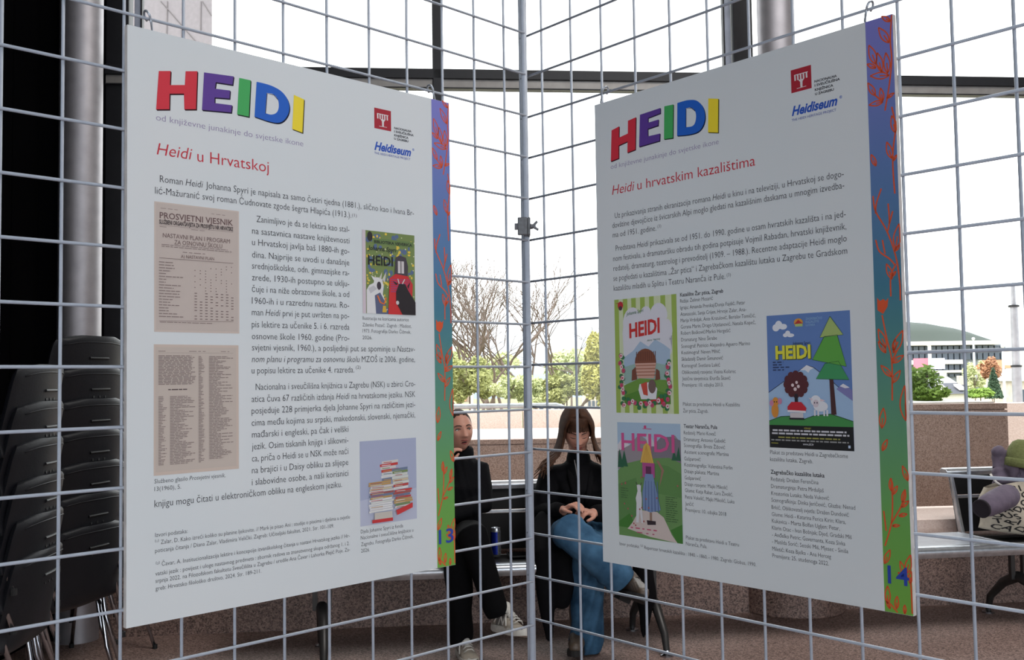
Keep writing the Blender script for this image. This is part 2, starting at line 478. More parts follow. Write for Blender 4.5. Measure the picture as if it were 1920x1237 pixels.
VINE_LEAVES = [((692.5, 47.5), (674.5, 16.5)), ((696.0, 11.8), (680.6, -1.3)), ((667.6, 84.3), (651.3, 73.6)), ((667.8, 77.8), (656.1, 42.0)), ((677.4, 93.2), (670.8, 59.0)), ((688.5, 98.1), (686.1, 63.0)), ((690.6, 102.9), (656.6, 95.5)), ((664.6, 131.3), (651.6, 106.5)), ((678.0, 143.0), (674.2, 120.5)), ((677.9, 145.1), (652.6, 145.1)), ((684.8, 140.2), (698.5, 134.8)), ((698.4, 202.1), (692.8, 172.0)), ((690.3, 244.0), (682.3, 214.8)), ((692.4, 248.6), (699.0, 239.7)), ((661.5, 251.7), (653.4, 230.8)), ((691.7, 396.7), (699.0, 355.6)), ((689.4, 400.6), (699.0, 391.6)), ((683.3, 446.4), (674.4, 420.2)), ((683.5, 442.2), (690.4, 434.4)), ((668.2, 561.1), (655.7, 528.8)), ((667.9, 569.5), (655.0, 550.0)), ((681.5, 565.8), (685.2, 547.1)), ((681.3, 569.9), (699.0, 533.3)), ((678.5, 586.6), (699.0, 574.7)), ((676.8, 609.6), (658.2, 590.3)), ((677.4, 620.0), (692.2, 599.4)), ((656.0, 695.5), (660.3, 661.8)), ((655.6, 733.2), (665.2, 714.1)), ((669.0, 799.1), (668.8, 778.4)), ((671.0, 805.2), (680.4, 790.1)), ((688.2, 816.3), (693.3, 795.4)), ((685.7, 824.7), (699.0, 813.4)), ((680.9, 839.5), (695.4, 835.0)), ((669.2, 857.0), (681.6, 855.0)), ((652.8, 920.8), (663.4, 896.8)), ((699.0, 780.7), (690.3, 756.6)), ((690.7, 932.5), (699.0, 901.0)), ((688.4, 936.8), (680.5, 913.4)), ((690.3, 942.7), (676.3, 932.3)), ((696.6, 947.9), (699.0, 927.0)), ((655.9, 986.4), (656.9, 957.4)), ((671.2, 992.3), (673.2, 971.6)), ((685.4, 998.2), (685.9, 984.0)), ((660.1, 994.0), (653.8, 982.6)), ((699.0, 682.1), (699.0, 624.4))]
TULIP = [(655.3, 475.9), (660.5, 481.8), (666.5, 478.8), (670.9, 482.5), (675.6, 477.4), (673.7, 492.0), (665.2, 504.1), (655.4, 497.1)]
# ================================================================ the hall
M_FLOOR = granite('floor_granite', (138, 114, 106), (72, 57, 53), (178, 152, 142), 170, 0.6)
M_PLINTH = granite('plinth_granite', (116, 92, 83), (60, 46, 42), (150, 124, 113), 150, 0.55)
M_TERRACE = granite('terrace_granite', (166, 137, 124), (128, 103, 92), (190, 163, 150), 190, 0.6)
M_PALE = granite('pale_granite', (228, 204, 192), (216, 190, 178), (238, 218, 208), 170, 0.7)
M_WHITE_STONE = mat('white_stone', (236, 232, 226), 0.7, noise=0.3, scale=8, rgb2=(222, 214, 206))
M_DARK = mat('dark_frame_metal', (30, 30, 34), 0.45, noise=0.3, scale=30, rgb2=(22, 22, 26))
M_DARK2 = mat('dark_wall_panel', (12, 12, 14), 1.0, noise=0.3, scale=3, rgb2=(8, 8, 10), spec=0.0)
M_GREYMETAL = mat('grey_beam_metal', (170, 166, 162), 0.4, metal=0.4, noise=0.3, scale=12, rgb2=(140, 136, 132))
M_STEEL = mat('brushed_column_steel', (186, 182, 186), 0.50, metal=0.8, noise=0.25, scale=14, rgb2=(160, 156, 160))
M_CEIL = mat('ceiling_white', (150, 148, 144), 0.9, noise=0.2, scale=3)
M_WALL = mat('hall_wall_grey', (128, 126, 124), 0.9, noise=0.2, scale=3)


struct(MB().box((-9, -13, -0.2), (9, 4.7, 0.0)).build('floor', M_FLOOR))
struct(MB().box((-9, -13, 6.4), (9, 4.7, 6.6)).build('ceiling', M_CEIL))
# dark wall on the left, with narrow vertical boards
wl = MB().box((-2.75, -3.0, 0), (-2.60, 3.1, 6.4))
for k in range(24):
    y0 = -2.95 + k * 0.25
    wl.box((-2.60, y0, 0), (-2.592, y0 + 0.235, 6.4))
struct(wl.build('wall_left', M_DARK2))
struct(MB().box((8.8, -13, 0), (9, 4.7, 6.4)).build('wall_right', M_WALL))
# far side of the hall: wall pierced by two tall windows
wb = MB()
wb.box((-9, -13.2, 0), (9, -13, 0.5)).box((-9, -13.2, 4.6), (9, -13, 6.4))
for x0, x1 in ((-9, -7.5), (-1.2, 1.6), (8.4, 9)):
    wb.box((x0, -13.2, 0.5), (x1, -13, 4.6))
struct(wb.build('wall_back', M_WALL))
struct(MB().box((-9, -13, 0), (-8.8, -3.0, 6.4)).box((-9, -3.0, 0), (-2.75, -2.9, 6.4)).build('wall_side', M_WALL))

# window wall: it recedes slightly to the right; mullions, transom, glass, sill
WIN_D, WIN_S = 6.2, 0.09
wa, wb_ = line_points(140, 1980, WIN_D, WIN_S)
wdir = (wb_ - wa).normalized(); wnrm = Vector((-wdir.y, wdir.x, 0))
WANG = math.atan2(wdir.y, wdir.x)
def wpos(px):
    p = spot(px, 90, depth_on(px, WIN_D, WIN_S))
    return (Vector((p.x, p.y, 0)) - wa).dot(wdir)
def wbox(mb, t0, t1, y0, y1, z0, z1):
    M = Matrix.Translation(wa) @ Matrix.Rotation(WANG, 4, 'Z')
    return mb.box((t0, y0, z0), (t1, y1, z1), M)
def mullion(px, w_px, name, d=0.14, m=None):
    t = wpos(px); w = w_px / FOCAL_PX * depth_on(px, WIN_D, WIN_S)
    return struct(wbox(MB(), t - w/2, t + w/2, -d/2, d/2, 0.3, 6.4).build(name, m or M_DARK, bevel=0.004))
mullion(213, 44, 'window_1_mullion', d=0.10)
mullion(821, 20, 'window_2_mullion')
mullion(1400, 37, 'window_3_mullion', d=0.10)
mullion(2030, 36, 'window_4_mullion')
M_PALEMETAL = mat('pale_edge_metal', (206, 214, 232), 0.4, noise=0.15, scale=10)
mullion(250, 13, 'window_1_trim', d=0.03, m=M_PALEMETAL)
mullion(257.5, 3, 'window_1_seal', d=0.05)
mullion(1374, 12, 'window_3_trim', d=0.03, m=M_PALEMETAL)
mullion(1366.5, 3, 'window_3_seal', d=0.05)
za, zb, zc, zd = (spot(960, y, WIN_D).z for y in (127.5, 146, 162, 164.5))
t0, t1 = wpos(150), wpos(2250)
tr = MB()
wbox(tr.use(M_DARK), t0, t1, -.07, .03, zb, za)
wbox(tr.use(M_GREYMETAL), t0, t1, -.055, .005, zc, zb)
wbox(tr.use(M_DARK), t0, t1, -.065, .0, zd, zc)
struct(tr.build('window_1_transom', bevel=0.003))

# glass, one pane per bay
m = bpy.data.materials.new('window_glass'); m.use_nodes = True
nt = m.node_tree; nt.nodes.clear()
g_out = nt.nodes.new('ShaderNodeOutputMaterial')
g_mix = nt.nodes.new('ShaderNodeMixShader')
g_tr = nt.nodes.new('ShaderNodeBsdfTransparent')
g_gl = nt.nodes.new('ShaderNodeBsdfGlossy')
g_fr = nt.nodes.new('ShaderNodeFresnel')
g_tr.inputs[0].default_value = (0.97, 0.985, 0.98, 1)
g_gl.inputs['Roughness'].default_value = 0.03
g_fr.inputs[0].default_value = 1.22
nt.links.new(g_fr.outputs[0], g_mix.inputs[0])
nt.links.new(g_tr.outputs[0], g_mix.inputs[1])
nt.links.new(g_gl.outputs[0], g_mix.inputs[2])
nt.links.new(g_mix.outputs[0], g_out.inputs[0])
M_GLASS = m
ts = [wpos(px) for px in (213, 821, 1400, 2030)] + [wpos(2250)]
for i in range(4):
    struct(wbox(MB(), ts[i] + 0.02, ts[i+1] - 0.02, 0.005, 0.012, 0.5, 6.4).build('window_%d' % (i + 1), M_GLASS))
# end of the window wall at the left
e = wa + wdir * wpos(195)
struct(MB().box((-2.75, 3.1, 0), (e.x, e.y + 0.1, 6.4)).build('wall_corner_left', M_DARK2))

# granite plinth under the window and the lighter sill slab on it
pa, pb_ = line_points(150, 2250, 5.66, 0.10)
ga, gb_ = wa + wdir * t0 + wnrm * .1, wa + wdir * t1 + wnrm * .1
struct(MB().prism([pa, pb_, gb_, ga], (0, 0, 0.40)).build('wall_plinth', M_PLINTH))
up40 = Vector((0, 0, .40))
sd_ = (pb_ - pa).normalized(); sn_ = Vector((-sd_.y, sd_.x, 0)) * .03
struct(MB().prism([pa + up40 + sn_, pb_ + up40 + sn_, gb_ + up40, ga + up40], (0, 0, 0.10)).build('window_sill', M_PALE))

# round columns before the glass; the right one stands on a round granite base
def column(px, wpx, D, name, base=None):
    p = spot(px, 100, D)
    r = wpx / 2 / FOCAL_PX * D
    struct(MB().lathe([(r, 0.0), (r, 6.4)], (p.x, p.y, 0), 40).build(name, M_STEEL, smooth=False))
    smooth_by_angle(bpy.data.objects[name])
    if base:
        q = spot(base[0], base[1], base[2])
        o = MB().lathe([(base[3] - 0.01, 0), (base[3], 0.01), (base[3], 0.39), (base[3] - 0.015, 0.405)], (p.x, p.y, 0), 48).build(name + '_base', M_PLINTH)
        smooth_by_angle(struct(o))
column(153, 76, 5.5, 'column_left')
column(1456, 68, 6.0, 'column_right', (1490, 1160, 5.73, 0.30))
# ================================================================ wire grid panels
M_WIRE = mat('grey_coated_wire', (178, 186, 198), 0.42, noise=0.2, scale=60, rgb2=(162, 169, 182))
YAW_L, YAW_R = 0.7645, 0.8699
ORIGIN = {'left': Vector((0, 0, 0)), 'right': Vector((-0.0059, 0.0515, 0))}
ALONG = {'left': Vector((-math.cos(YAW_L), -math.sin(YAW_L), 0)), 'right': Vector((math.cos(YAW_R), -math.sin(YAW_R), 0))}
NORM = {'left': Vector((math.sin(YAW_L), -math.cos(YAW_L), 0)), 'right': Vector((-math.sin(YAW_R), -math.cos(YAW_R), 0))}
SHIFT = {'left': [.0037, -.0005, -.0046, -.0048, -.0053, -.0016, -.0022, .0001, .0007, .0073, .0073],
         'right': [.0087, .0081, .0048, .0048, .0023, -.0007, -.0011, -.0041, -.0027, -.0001, -.0082, -.0118]}
def grid_panel(side, count, zoff, label):
    root = empty('wire_grid_panel', ORIGIN[side])
    u, n = ALONG[side], NORM[side]
    ts = [(i - 0.35) * 0.1 + (SHIFT[side][i-1] if i <= len(SHIFT[side]) else 0) for i in range(1, count + 1)]
    t_end = ts[-1] + 0.065
    g = MB()
    for t in ts:
        p = u * t
        g.tube([(p.x, p.y, 0.10), (p.x, p.y, 2.55)], 0.0029, 8)
    g.build('vertical_wires', M_WIRE, root, smooth=True)
    g = MB()
    for j in range(-3, 22):
        z = 2.2 - 0.1 * j + zoff
        a, b = u * 0.004 + n * 0.0052, u * t_end + n * 0.0052
        g.tube([(a.x, a.y, z), (b.x, b.y, z)], 0.0029, 8)
    g.build('horizontal_wires', M_WIRE, root, smooth=True)
    e = u * t_end
    p0 = u * 0.002
    g = MB()
    g.tube([(p0.x, p0.y, 0.0), (p0.x, p0.y, 2.6)], 0.0078, 14)
    g.build('edge_tube', M_WIRE, root, smooth=True)
    g = MB()
    g.tube([(e.x, e.y, 0.0), (e.x, e.y, 2.6)], 0.0078, 14)
    g.build('edge_tube', M_WIRE, root, smooth=True)
    g = MB()
    g.tube([(p0.x, p0.y, 2.57), (e.x, e.y, 2.57)], 0.0065, 12)
    g.build('top_rail', M_WIRE, root, smooth=True)
    g = MB()
    g.tube([(p0.x, p0.y, 0.06), (e.x, e.y, 0.06)], 0.0065, 12)
    g.build('bottom_rail', M_WIRE, root, smooth=True)
    tag(root, label, 'wire panel', 'grey wire grid panels joined at the corner post')
    return root
grid_panel('left', 16, 0.0, 'grey wire grid panel carrying the board numbered 13')
grid_panel('right', 14, 0.005, 'grey wire grid panel carrying the board numbered 14')

# clamp with bolt and wing nut on the corner post
M_ZINC = mat('zinc_clamp', (118, 120, 124), 0.45, metal=0.5, noise=0.4, scale=90, rgb2=(86, 84, 84))
M_BOLT = mat('bolt_steel', (176, 180, 190), 0.35, metal=0.6, noise=0.2, scale=60)
cpos = spot(985.5, 425, 2.31)
clamp = empty('wire_panel_clamp', cpos)
MB().box((-0.019, -0.013, -0.021), (0.004, -0.004, 0.021)).build('plate', M_ZINC, clamp, bevel=0.002)
MB().box((0.0045, -0.012, -0.021), (0.011, 0.030, 0.021)).build('plate', M_ZINC, clamp, bevel=0.002)
b = MB().lathe([(0.0085, -0.026), (0.0085, -0.019)], (0, -0.004, 0), 6, 'X')
b.tube([(-0.02, -0.004, 0), (0.024, -0.004, 0)], 0.0035, 10)
b.build('bolt', M_BOLT, clamp)
wg = MB()
wg.lathe([(0.007, 0.011), (0.0055, 0.018)], (0, -0.004, 0), 14, 'X')
wg.prism([(0.013, -0.007, 0.002), (0.017, -0.007, -0.003), (0.029, -0.007, 0.009), (0.026, -0.007, 0.014)], (0, 0.005, 0))
wg.prism([(0.013, -0.007, -0.002), (0.017, -0.007, 0.003), (0.031, -0.007, -0.006), (0.029, -0.007, -0.011)], (0, 0.005, 0))
wg.build('wing_nut', M_ZINC, clamp, bevel=0.0008)
tag(clamp, 'zinc clamp with a wing nut on the grey corner post', 'clamp')

# ================================================================ display boards
M_BOARD = mat('white_foam_board', (226, 226, 226), 0.55, noise=0.10, scale=2.5, rgb2=(214, 222, 226))
M_BOARD_EDGE = mat('foam_board_core', (232, 226, 222), 0.8, noise=0.1, scale=40)
M_INK = mat('print_ink', (50, 50, 57), 0.6)
M_LILAC = mat('print_lilac', (140, 122, 166), 0.6)
M_TITLE = mat('print_red', (198, 40, 58), 0.6)
M_NUM = mat('print_number_blue', (36, 66, 164), 0.6)
M_SCRIPT = mat('print_script_blue', (36, 84, 184), 0.6)
def flat(rgb):
    return mat('print_%02x%02x%02x' % tuple(int(c) for c in rgb), rgb, 0.6)

def text_verts(s, res=2, off=0.0, shear=0.0, _c={}):
    key = (s, res, off, shear)
    if key in _c: return _c[key]
    cu = bpy.data.curves.new('lettering', 'FONT')
    cu.body = s; cu.resolution_u = res; cu.offset = off; cu.shear = shear
    o = bpy.data.objects.new('lettering', cu)
    col.objects.link(o)
    dg = bpy.context.evaluated_depsgraph_get()
    me = bpy.data.meshes.new_from_object(o.evaluated_get(dg))
    r = ([v.co.copy() for v in me.vertices], [tuple(p.vertices) for p in me.polygons])
    bpy.data.objects.remove(o); bpy.data.curves.remove(cu); bpy.data.meshes.remove(me)
    _c[key] = r
    return r

class Board:
    """u, v in millimetres from the top left corner of the print, to the board's own metres"""
    def __init__(self, w, h):
        self.w, self.h = w, h
    def P(self, u, v, k):
        return ((u - 350) / 700 * self.w, -0.0003 - 0.00006 * k, (1000 - v) / 1000 * self.h)
    def poly(self, mb, pts, k):
        mb.add([self.P(u, v, k) for u, v in pts], [tuple(range(len(pts)))])
    def line(self, mb, s, u0, u1, v, size, k=1, off=0.0, it=0.2, italic_all=False, vslope=0.0, res=2):
        segs, parts = [], s.split('|')
        for i, t in enumerate(parts):
            if t.strip() == '': continue
            segs.append((t, italic_all or i % 2 == 1))
        x = 0.0; placed = []
        for t, itl in segs:
            lead = len(t) - len(t.lstrip()); trail = len(t) - len(t.rstrip())
            vs, fs = text_verts(t.strip().replace('Đ', 'Ð'), res, off, it if itl else 0.0)
            if not vs: continue
            x0 = min(p.x for p in vs); x1 = max(p.x for p in vs)
            x += lead * 0.30
            placed.append((vs, fs, x - x0))
            x += (x1 - x0) + trail * 0.30 + 0.04
        W = x - 0.04
        sx = (u1 - u0) / W
        for vs, fs, dx in placed:
            mb.add([self.P(u0 + (p.x + dx) * sx, v - p.y * size + vslope * (p.x + dx) * sx, k) for p in vs], fs)

STYLE = {  # em size in mm, stroke offset, material, italic
    's': (15.5, -0.012, M_LILAC), 'b': (17.4, -0.006, M_INK), 'u': (9.5, -0.008, M_INK), 'c': (10.6, -0.006, M_INK),
    'cb': (10.6, 0.016, M_INK), 'f': (10.3, -0.006, M_INK), 'n': (42.0, 0.012, M_NUM), 't': (29.5, -0.004, M_TITLE),
    'k': (6.2, 0.030, M_INK), 'h': (24.0, 0.034, M_SCRIPT), 'j': (6.4, 0.0, M_NUM)}
PART_NAME = {'s': 'subtitle_lettering', 'b': 'body_lettering', 'u': 'body_lettering', 'c': 'caption_lettering', 'cb': 'caption_heading_lettering',
             'f': 'footnote_lettering', 'n': 'page_number', 't': 'title_lettering', 'k': 'emblem_lettering', 'h': 'script_lettering', 'j': 'script_lettering'}

def ribbon(B, mb, pts, w, k):
    """flat stroke along a polyline on the print"""
    n = len(pts)
    P = [Vector(p) for p in pts]
    a, b = [], []
    for i in range(n):
        t = (P[min(i+1, n-1)] - P[max(i-1, 0)])
        t = t.normalized() if t.length > 1e-6 else Vector((1, 0))
        nn = Vector((-t.y, t.x)) * (w / 2)
        a.append(P[i] + nn); b.append(P[i] - nn)
    for i in range(n - 1):
        B.poly(mb, [a[i], a[i+1], b[i+1], b[i]], k)

def curve(pts, n=6):
    """Catmull-Rom through the points"""
    P = [Vector(p) for p in pts]
    P = [P[0] * 2 - P[1]] + P + [P[-1] * 2 - P[-2]]
    out = []
    for i in range(1, len(P) - 2):
        for k in range(n):
            t = k / n
            p0, p1, p2, p3 = P[i-1], P[i], P[i+1], P[i+2]
            out.append(0.5 * ((2*p1) + (p2 - p0)*t + (2*p0 - 5*p1 + 4*p2 - p3)*t*t + (3*p1 - p0 - 3*p2 + p3)*t**3))
    out.append(P[-2])
    return out

def lens_outline(a, b, ratio=0.2, n=7):
    a, b = Vector(a), Vector(b)
    d = b - a
    nn = Vector((-d.y, d.x)) * ratio
    L = [a + d * (i / n) + nn * math.sin(math.pi * (i / n) ** 0.85) for i in range(n + 1)]
    Rr = [a + d * (i / n) - nn * math.sin(math.pi * (i / n) ** 0.85) for i in range(n, -1, -1)]
    return L + Rr

class Pict:
    """a printed picture: flat colour shapes, x right and y down from 0 to 1"""
    def __init__(self, B, u0, v0, u1, v1):
        self.B, self.r, self.mb, self.k = B, (u0, v0, u1, v1), MB(), 1
    def q(self, x, y):
        u0, v0, u1, v1 = self.r
        return (u0 + (u1 - u0) * min(max(x, 0), 1), v0 + (v1 - v0) * min(max(y, 0), 1))
    def poly(self, pts, rgb):
        self.mb.use(flat(rgb)); self.B.poly(self.mb, [self.q(*p) for p in pts], self.k); self.k += 1; return self
    def polys(self, many, rgb):
        self.mb.use(flat(rgb))
        for i, pts in enumerate(many): self.B.poly(self.mb, [self.q(*p) for p in pts], self.k + .008 * i)
        self.k += 1; return self
    def rect(self, x0, y0, x1, y1, rgb): return self.poly([(x0,y0),(x1,y0),(x1,y1),(x0,y1)], rgb)
    def oval(self, cx, cy, rx, ry, rgb, n=20, a0=0, a1=360):
        return self.poly([(cx + rx*math.cos(R(a0+(a1-a0)*i/n)), cy + ry*math.sin(R(a0+(a1-a0)*i/n))) for i in range(n)], rgb)
    def ovals(self, L, rgb, n=10):
        return self.polys([[(cx + rx*math.cos(2*math.pi*i/n), cy + ry*math.sin(2*math.pi*i/n)) for i in range(n)] for cx, cy, rx, ry in L], rgb)
    def stroke(self, pts, w, rgb):
        self.mb.use(flat(rgb)); ribbon(self.B, self.mb, [self.q(*p) for p in pts], w, self.k); self.k += 1; return self
    def text(self, s, x0, x1, y, size, rgb, off=0.0, italic=False, slope=0.0):
        self.mb.use(flat(rgb))
        a, b = self.q(x0, y), self.q(x1, y)
        self.B.line(self.mb, s, a[0], b[0], a[1], size, self.k, off, italic_all=italic, vslope=slope); self.k += 1; return self
    def dashes(self, x0, x1, y0, y1, rows, rgb, h=0.35, seed=1, gap=0.02, frac=(0.6, 1.0), word=(0.03, 0.09)):
        rnd = random.Random(seed); L = []
        dy = (y1 - y0) / rows
        for i in range(rows):
            y = y0 + dy * i; x = x0; xe = x0 + (x1 - x0) * rnd.uniform(*frac)
            while x < xe:
                w = min(rnd.uniform(*word), xe - x)
                L.append([(x, y), (x + w, y), (x + w, y + dy * h), (x, y + dy * h)]); x += w + gap
        return self.polys(L, rgb)
    def build(self, parent):
        return self.mb.build('printed_picture', None, parent, fix=False)

def pict_document(B):
    p = Pict(B, 45.8, 293.6, 201.2, 515.3)
    p.rect(0, 0, 1, 1, (206, 190, 180)).rect(0.02, 0.01, 0.985, 0.985, (198, 184, 176))
    ink = (138, 120, 116)
    p.dashes(0.07, 0.35, 0.045, 0.06, 1, ink, 0.25, 3).dashes(0.66, 0.92, 0.045, 0.06, 1, ink, 0.25, 4)
    p.text('PROSVJETNI VJESNIK', 0.06, 0.925, 0.125, 15, (104, 78, 78), 0.012)
    p.text('SLUŽBENI ORGAN SAVJETA ZA PROSVJETU NR HRVATSKE', 0.055, 0.925, 0.168, 10, (58, 44, 46), 0.03)
    p.stroke([(0.06, 0.178), (0.925, 0.178)], 0.5, ink)
    p.dashes(0.06, 0.16, 0.188, 0.2, 1, ink, 0.3, 5).dashes(0.42, 0.6, 0.188, 0.2, 1, ink, 0.3, 6)
    p.text('NASTAVNI PLAN I PROGRAM', 0.095, 0.885, 0.272, 11, (120, 98, 96))
    p.text('ZA OSNOVNU ŠKOLU', 0.225, 0.79, 0.318, 11, (120, 98, 96))
    p.dashes(0.08, 0.92, 0.325, 0.352, 2, ink, 0.35, 8, 0.01, (0.9, 1)).dashes(0.32, 0.66, 0.372, 0.384, 1, ink, 0.4, 9)
    p.text('A) NASTAVNI PLAN', 0.3, 0.69, 0.42, 8, (120, 98, 96))
    p.stroke([(0.055, 0.432), (0.925, 0.432)], 0.9, ink)
    p.dashes(0.05, 0.33, 0.46, 0.90, 20, ink, 0.28, 11, 0.008, (0.25, 1))
    rnd = random.Random(5); L = []
    for i in range(20):
        for k in range(8):
            if rnd.random() < (0.55 if i < 10 else 0.85):
                x = 0.455 + k * 0.063; y = 0.462 + i * 0.0225; w = 0.012 if i < 10 else 0.03
                L.append([(x, y), (x + w, y), (x + w, y + 0.007), (x, y + 0.007)])
    p.polys(L, ink)
    p.stroke([(0.055, 0.915), (0.925, 0.905)], 0.7, ink).dashes(0.06, 0.83, 0.922, 0.932, 1, ink, 0.5, 12, 0.01)
    return p
def pict_list(B):
    p = Pict(B, 45.3, 536.4, 199.6, 756.8)
    p.rect(0, 0, 1, 1, (206, 188, 176)).rect(0.02, 0.02, 0.97, 0.975, (198, 184, 174))
    ink = (132, 114, 110)
    for x0, x1, s in ((0.05, 0.2, 1), (0.4, 0.6, 2), (0.78, 0.93, 3)): p.dashes(x0, x1, 0.05, 0.062, 1, ink, 0.35, s)
    p.stroke([(0.05, 0.065), (0.93, 0.065)], 0.3, ink)
    p.dashes(0.05, 0.485, 0.085, 0.315, 20, ink, 0.5, 14, 0.01, (0.85, 1))
    p.dashes(0.16, 0.38, 0.345, 0.36, 1, (80, 62, 62), 0.5, 15, 0.008)
    p.dashes(0.05, 0.14, 0.40, 0.93, 44, ink, 0.42, 16, 0.006, (0.3, 1.1)).dashes(0.18, 0.47, 0.40, 0.93, 44, ink, 0.42, 17, 0.008, (0.35, 1))
    p.dashes(0.51, 0.58, 0.09, 0.93, 70, ink, 0.42, 18, 0.006, (0.3, 1.1)).dashes(0.635, 0.93, 0.09, 0.91, 68, ink, 0.42, 19, 0.008, (0.3, 1))
    return p
def pict_cover(B):
    """book cover: green ground with yellow blossom; generic animals and a red barn door stand where a figure is drawn"""
    p = Pict(B, 468.4, 301.2, 600.0, 469.0)
    p.rect(0, 0, 1, 1, (118, 136, 78))
    rnd = random.Random(21)
    p.ovals([(rnd.uniform(0.08, 1), rnd.uniform(0.02, 0.98), rnd.uniform(.02, .05), rnd.uniform(.015, .04)) for _ in range(70)], (88, 108, 142), 7)
    p.ovals([(rnd.uniform(0.08, 1), rnd.uniform(0.02, 0.98), rnd.uniform(.012, .03), rnd.uniform(.01, .022)) for _ in range(90)], (226, 196, 74), 6)
    p.ovals([(rnd.uniform(0.08, 1), rnd.uniform(0.02, 0.98), rnd.uniform(.008, .016), rnd.uniform(.006, .012)) for _ in range(60)], (226, 222, 176), 5)
    p.rect(0, 0, 0.06, 1, (212, 196, 204))
    p.rect(0.2, 0.085, 0.98, 0.155, (104, 128, 74)).text('BIBLIOTEKA VJEVERICA', 0.22, 0.95, 0.143, 8, (24, 26, 28), 0.03)
    p.oval(0.14, 0.07, 0.05, 0.06, (44, 40, 40))
    p.text('Johanna Spyri', 0.1, 0.64, 0.235, 13, (20, 22, 30), 0.012, True)
    p.text('HEIDI', 0.1, 0.57, 0.41, 27, (22, 24, 26), 0.02)
    # white goat with a bell
    p.poly([(.07,.72),(.12,.66),(.2,.63),(.22,.56),(.30,.56),(.36,.58),(.39,.66),(.37,.76),(.42,.86),(.44,1),(.07,1)], (224, 222, 222))
    p.poly([(.22,.78),(.32,.74),(.42,.86),(.44,1),(.24,1)], (92, 98, 128)).poly([(.10,.70),(.2,.66),(.26,.7),(.14,.76)], (196,194,198))
    p.poly([(.30,.57),(.36,.49),(.345,.58)], (206,202,190)).poly([(.36,.58),(.44,.48),(.41,.62)], (206,202,190))
    p.poly([(.2,.6),(.15,.54),(.24,.57)], (224,222,222)).oval(.3,.66,.04,.05,(60,50,62))
    p.stroke([(.27,.78),(.32,.86),(.39,.88),(.43,.8)], 3.4, (222, 112, 44)).poly([(.37,.9),(.42,.9),(.435,.98),(.355,.98)], (214,172,58))
    # red door and dark hay cart in place of the figure
    p.poly([(.5,.56),(.62,.5),(.86,.52),(.95,.62),(.92,1),(.47,1)], (204, 46, 48))
    p.polys([[(.52,.57+.025*i),(.90,.56+.025*i),(.90,.566+.025*i),(.52,.577+.025*i)] for i in range(7)], (112, 72, 140))
    p.poly([(.60,.5),(.62,.3),(.70,.27),(.82,.29),(.86,.4),(.85,.52)],(70,62,70)).rect(.66,.34,.78,.49,(206,198,198)).rect(.712,.34,.728,.49,(90,80,86))
    p.poly([(.62,.72),(.68,.62),(.8,.62),(.86,.7),(.96,.8),(1,.84),(1,1),(.74,1),(.66,.9),(.62,.86)], (34, 26, 30))
    p.poly([(.62,.64),(.56,.59),(.66,.62)], (34,26,30)).poly([(.84,.64),(.9,.59),(.86,.68)], (34,26,30)).oval(.645,.855,.03,.025,(206,200,200))
    p.stroke([(.68,.62),(.655,.56)], 2.2, (210,206,200)).stroke([(.74,.62),(.79,.56)], 2.2, (210,206,200))
    return p
def pict_books(B):
    p = Pict(B, 457.8, 723.6, 597.7, 890.2)
    p.rect(0, 0, 1, 1, (170, 176, 202)).poly([(0,.7),(1,.62),(1,1),(0,1)], (188, 192, 212))
    rnd = random.Random(9)
    cols = [(214,206,200),(188,70,66),(206,190,160),(160,86,80),(226,224,222),(110,124,150),(190,150,90),(150,60,70),(214,214,206),(120,140,90),(200,60,56)]
    def pile(x0, x1, ytop, ybot, n, seed):
        r = random.Random(seed); h = (ybot - ytop) / n
        for i in range(n):
            a, b = x0 + r.uniform(-.02, .02), x1 + r.uniform(-.03, .03)
            y = ytop + h * i
            p.poly([(a, y), (b, y - .012), (b, y + h - .016), (a, y + h - .004)], r.choice(cols))
            p.rect(a + .03, y + h*.3, a + .03 + (b-a)*.5, y + h*.55, r.choice(cols))
    pile(.36, .64, .26, .50, 7, 2); pile(.56, .83, .36, .62, 8, 3); pile(.15, .55, .50, .86, 14, 4); pile(.58, .88, .62, .84, 8, 5)
    p.poly([(.6,.86),(.9,.79),(.9,.85),(.62,.92)], (206, 54, 56)).rect(.18,.94,.54,.98,(200,52,56)).rect(.22,.86,.53,.94,(200,192,182))
    return p
